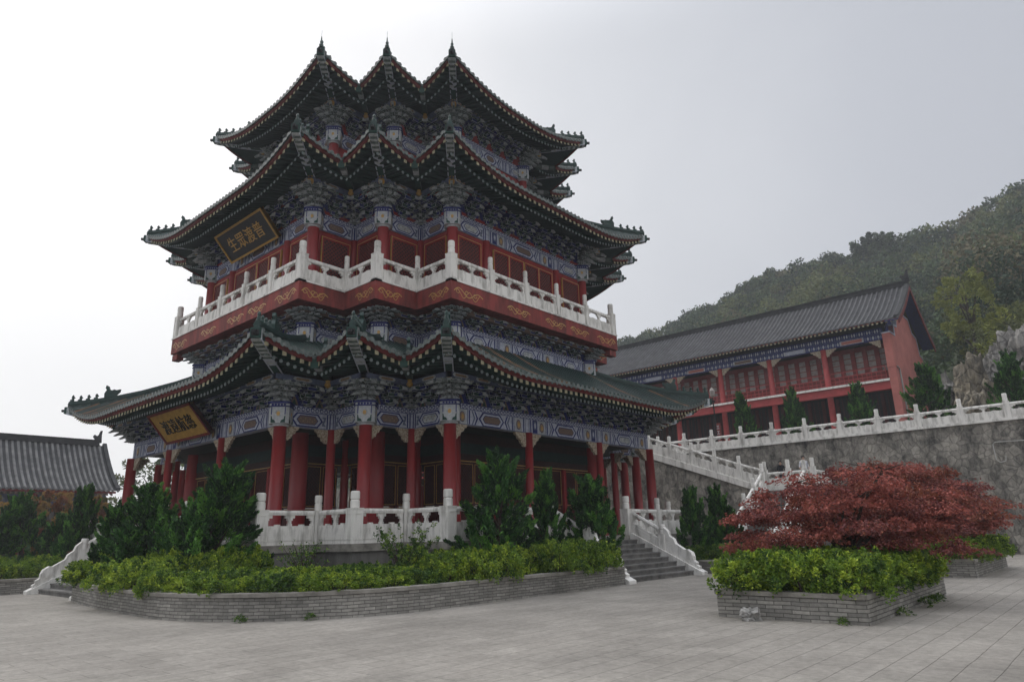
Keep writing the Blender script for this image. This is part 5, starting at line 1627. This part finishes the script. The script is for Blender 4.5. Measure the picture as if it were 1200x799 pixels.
rock_obj('boulder', 'jagged pale crag standing above the last terrace juniper', (32.0,-24.6,11.5), (1.8,1.5,3.4), 3, M['rock'], 5)
rock_obj('boulder', 'low grey boulder at the corner of the pink gable', (29.5,-18.9,8.0), (1.8,1.0,2.4), 4, M['rock'], 5)
rock_obj('boulder', 'pale broken rock face high on the slope beyond the jagged crag', (37,-27.4,15.0), (2.4,2.0,3.0), 5, M['rock'], 5)
rock_obj('boulder', 'sharp grey crag jutting from the grass above the pale boulder', (34.5,-23.6,12.4), (1.4,1.1,2.6), 9, M['rock'], 5)
rock_obj('small_rock', 'small pale grey stone lying on the paving against the square planter', (-8.45,-21.02-.02,.13), (.15,.19,.15), 6, M['rockold'], 4).location = (-8.84,-20.78,.08)

# ------------------------------------------------------------------ hill and its wood
from mathutils import noise as mnoise
crest_pts = [(-260,50),(-120,58),(-60,61),(-22.6,61.5),(-15.7,60.5),(-8.3,59.6),(4.3,59.0),(17,58.6),(26.9,58.6),(42.5,54.4),(69.2,50.3),(95,43),(130,30),(170,14),(230,4),(320,1)]
def crest(y):
    return float(np.interp(y, [p[0] for p in crest_pts], [p[1] for p in crest_pts])) - 1.5
def foot(y): return float(np.interp(y, [-60,-22,-17,-14,60], [27,29,31,45,45]))
def hill(y, v):
    """v 0 foot .. 1 crest .. 1.8 far side"""
    x0, x1 = foot(y), 130.
    x = x0+(x1-x0)*v; zc = crest(y)
    if v <= 1:
        g = .75*v+.25*v**1.7 if True else v
        z = 6.0+(zc-6.0)*g
    else: z = zc-(v-1)*zc*.9
    k = max(0, min(1, v*4))
    z += (mnoise.fractal(V((x*.018, y*.018, 1.3)), 1, 2, 5)*5.0*k)*(1 if v < .85 else .45)
    return V((x, y, z))
nv, nu = 50, 150
b = MB(); ys_ = [-220+500*i/nu for i in range(nu+1)]
vs = [1.8*j/nv for j in range(nv+1)]
idx = {}
for i, y in enumerate(ys_):
    for j, v in enumerate(vs):
        idx[i,j] = len(b.v); b.v.append(tuple(hill(y, v)))
for i in range(nu):
    for j in range(nv):
        b.f.append((idx[i,j], idx[i+1,j], idx[i+1,j+1], idx[i,j+1])); b.m.append(0)
M['hillsoil'] = mat('hill_undergrowth', (.05,.06,.028), .95, (.025,.034,.017), .25, .6, 1.5)
b.build('hill', M['hillsoil'], None, True, kind='structure')

rgw = np.random.default_rng(99)
Ps, Ds, Ls, Ws, Ms = [], [], [], [], []
cam_p = np.array([CX, CY, CZ]); cnt = 0
for _ in range(5200):
    y = rgw.uniform(-75, 125); v = rgw.random()**.9*1.06
    p = np.array(hill(y, v)[:]); d = np.linalg.norm(p-cam_p)
    az = math.atan2(p[1]-CY, p[0]-CX)-yaw
    if not -.80 < az < .25: continue
    if p[0] < 47 and p[1] > -19: continue
    cnt += 1
    if cnt > 2100: break
    r = (1.4+(3.4 if v < .8 else 1.2)*rgw.random()**1.6)*(1 if p[0] > 60 else .62); h = r*rgw.uniform(.8, 1.3)
    per = int(np.clip(420*(120/d)*(r/2.7)**1.5, 150, 900))
    u = rgw.normal(size=(per,3)); u /= np.linalg.norm(u, axis=1, keepdims=True); u[:,2] = np.abs(u[:,2])*1.1-.25
    lob = 1+.3*np.sin(u[:,0]*5+rgw.random()*6)*np.cos(u[:,1]*5+rgw.random()*6)
    q = u*lob[:,None]*(rgw.random(per)**.14)[:,None]*np.array([r,r,h])
    Ps.append(p+q+np.array([0,0,h*.5])); Ds.append(rgw.normal(size=(per,3))+u*.4)
    lf = .26*(d/120)**.5*(.7+.7*rgw.random(per)); Ls.append(lf*2.0); Ws.append(lf*1.15)
    w_ = mnoise.noise(V((p[0]*.03, p[1]*.03, 5)))+rgw.normal()*.42
    mi = 3 if w_ > .55 else (2 if w_ > .2 else (0 if w_ > -.25 else 1))
    Ms.append(np.where(rgw.random(per) < .85, mi, rgw.integers(0, 4, per)))
wood = link('hillside_wood', leaf_mesh('hillside_wood', np.concatenate(Ps), np.concatenate(Ds), np.concatenate(Ls), np.concatenate(Ws), np.concatenate(Ms), LM['wood'], 4), None, 'stuff')
wood['label'] = 'dense green autumn wood covering the hazy hillside'; wood['category'] = 'wood'

def big_tree(label, base, h, r, mi, seed, n=70, per=90, leaf=.3, name='tree'):
    t = thing(name, label, 'tree', base); rg = np.random.default_rng(seed); rn = random.Random(seed)
    b = MB(); b.tube([(0,0,-.5),(.1,0,h*.3),(0,.1,h*.6)], [h*.03,h*.022,h*.01], 7)
    for k in range(8):
        a = rn.random()*6.28; z = h*(.25+.05*k); l = r*.8
        b.tube([(0,0,z),(l*.5*math.cos(a),l*.5*math.sin(a),z+h*.15),(l*math.cos(a),l*math.sin(a),z+h*.28)], [h*.012,h*.008,h*.003], 5)
    b.build('trunk', M['bark'], t)
    a = rg.random(n)*2*np.pi; u = rg.random(n); q = r*rg.random(n)**.45*np.sqrt(np.clip(1-(u-.45)**2*2.5,.1,1))
    C = np.stack([q*np.cos(a), q*np.sin(a), h*(.25+.68*u)], 1); A = np.stack([np.cos(a)*.8,np.sin(a)*.8,.8+0*a],1)+rg.normal(size=(n,3))*.3
    P, D, L, W = clumps(rg, C, A, np.tile([r*.38,r*.26],(n,1)), per, leaf, leaf*.5, .9, .5)
    link('crown', leaf_mesh('crown', P, D, L, W, np.repeat(rg.choice(list(mi), n), per), LM['wood'], seed), t)
def hv(y, v): return hill(y, v)
big_tree('round topped tree standing out on the crest of the hill', (126,4.0,51.6), 6.6, 4.6, (0,1), 71, 80, 90, .6)
big_tree('smaller round tree on the hill crest, lower than the round topped one', (127,26,49.2), 6.0, 3.2, (1,0), 72, 60, 80, .6)
big_tree('pale yellow green tree right behind the end of the hall roof', (48.0,-18.6,13.5), 9.6, 2.3, (4,4,4,2), 73, 90, 110, .26)
big_tree('yellowish bush on the slope above the boulders', (42,-22.5,13.0), 4.2, 3.0, (4,2,2), 74, 60, 90, .26, 'bush')
big_tree('brownish tree on the slope above the crags', (60,-31,21.0), 8, 4.5, (3,2,3), 75, 80, 80, .4)
big_tree('pale tree seen between the grey hall roof and the pagoda', (9,52,0), 10.5, 4.0, (2,0), 76, 70, 80, .35)
big_tree('dark tree behind the last front column of the pagoda', (13,58,0), 9.0, 4.0, (0,1), 77, 70, 80, .35)

# ------------------------------------------------------------------ people on the landing
def person(label, loc, rz, h, top, lean=0.):
    t = thing('person', label, 'person', loc, rz); k = h/1.72
    vs_, es, rd = [], [], []
    def add(p, r, par=None):
        vs_.append(V(p)*k); rd.append(r*k)
        if par is not None: es.append((par, len(vs_)-1))
        return len(vs_)-1
    f = lambda y, z: y-lean*max(0, z-.9)
    hip = add((0,0,.92), .135); ch = add((0,f(0,1.15),1.15), .13, hip); sh = add((0,f(0,1.38),1.38), .125, ch)
    nk = add((0,f(-.01,1.48),1.48), .055, sh); hd = add((0,f(-.03,1.57),1.57), .075, nk); tp = add((0,f(-.02,1.67),1.67), .075, hd)
    add((0,f(-.115,1.57),1.57), .014, hd)           # nose
    for sg in (-1, 1):
        a = add((sg*.17,f(0,1.36),1.36), .06, sh); el = add((sg*.24,f(.03,1.1),1.1), .045, a); wr = add((sg*.22,f(-.14,.92),.92), .03, el); pm_ = add((sg*.21,f(-.21,.89),.89), .03, wr)
        for q in range(4): add((sg*(.21+.022*(q-1.5)),f(-.29+.008*abs(q-1),.86),.865), .009, pm_)
        add((sg*.165,f(-.2,.9),.90), .011, pm_)
        kn = add((sg*.1,-.02,.5), .075, add((sg*.095,0,.84), .095, hip)); an = add((sg*.1,.03,.09), .045, kn); add((sg*.11,-.14,.035), .035, an)
    me = bpy.data.meshes.new('body'); me.from_pydata([tuple(v) for v in vs_], es, []); 
    o = link('tmp', me); sm = o.modifiers.new('s', 'SKIN'); o.modifiers.new('u', 'SUBSURF').levels = 1
    for i, d in enumerate(me.skin_vertices[0].data): d.radius = (rd[i], rd[i]); d.use_root = (i == 0)
    bpy.context.view_layer.update()
    m2 = bpy.data.meshes.new_from_object(o.evaluated_get(bpy.context.evaluated_depsgraph_get())); bpy.data.objects.remove(o)
    for mm in (M['skin'], top, M['cloth_trouser']): m2.materials.append(mm)
    for p in m2.polygons:
        c = p.center/k
        p.material_index = 2 if c.z < .95 and abs(c.x) < .17 and c.y > -.2 else (1 if .9 < c.z < 1.45 and (abs(c.x) < .21 or c.z > 1.08) else 0)
        p.use_smooth = True
    link('body', m2, t)
    b = MB()
    for i in range(6):
        for j in range(10):
            P_ = lambda i, j: V((.105*math.cos(2*PI*j/10)*math.cos(i*PI/12), f(.0,1.62)+.02+.115*math.sin(2*PI*j/10)*math.cos(i*PI/12), 1.61+.13*math.sin(i*PI/12)))*k
            b.face((P_(i,j), P_(i,j+1), P_(i+1,j+1), P_(i+1,j)))
    b.build('hair', M['hair'], t, True)
    b = MB()
    for sg in (-1, 1): b.box(V((sg*.032, f(-.105,1.6), 1.595))*k, (.018*k,.012*k,.01*k))
    b.build('eyes', M['hair'], t)
person('person in a white shirt walking on the stair landing', (19.3,-12.45,zB), -.9, 1.76, M['cloth_white'])
person('person in dark clothes leaning forward on the stair landing', (19.1,-11.2,zB), -1.3, 1.55, M['cloth_dark'], .25)

# ------------------------------------------------------------------ haze
HAZE = .0010
if HAZE:
    b = MB(); b.obox((-80,-120,-1), (420,0,0), (0,500,0), (0,0,90)); hz = b.build('haze', M['white'], None, kind='stuff')
    m = bpy.data.materials.new('haze_air'); m.use_nodes = True; nt = m.node_tree; nt.nodes.clear()
    out = N(nt, 'ShaderNodeOutputMaterial'); pv = N(nt, 'ShaderNodeVolumePrincipled')
    pv.inputs['Color'].default_value = (.88,.9,.94,1); pv.inputs['Density'].default_value = HAZE; pv.inputs['Anisotropy'].default_value = .2
    nt.links.new(pv.outputs[0], out.inputs['Volume']); hz.data.materials.clear(); hz.data.materials.append(m)
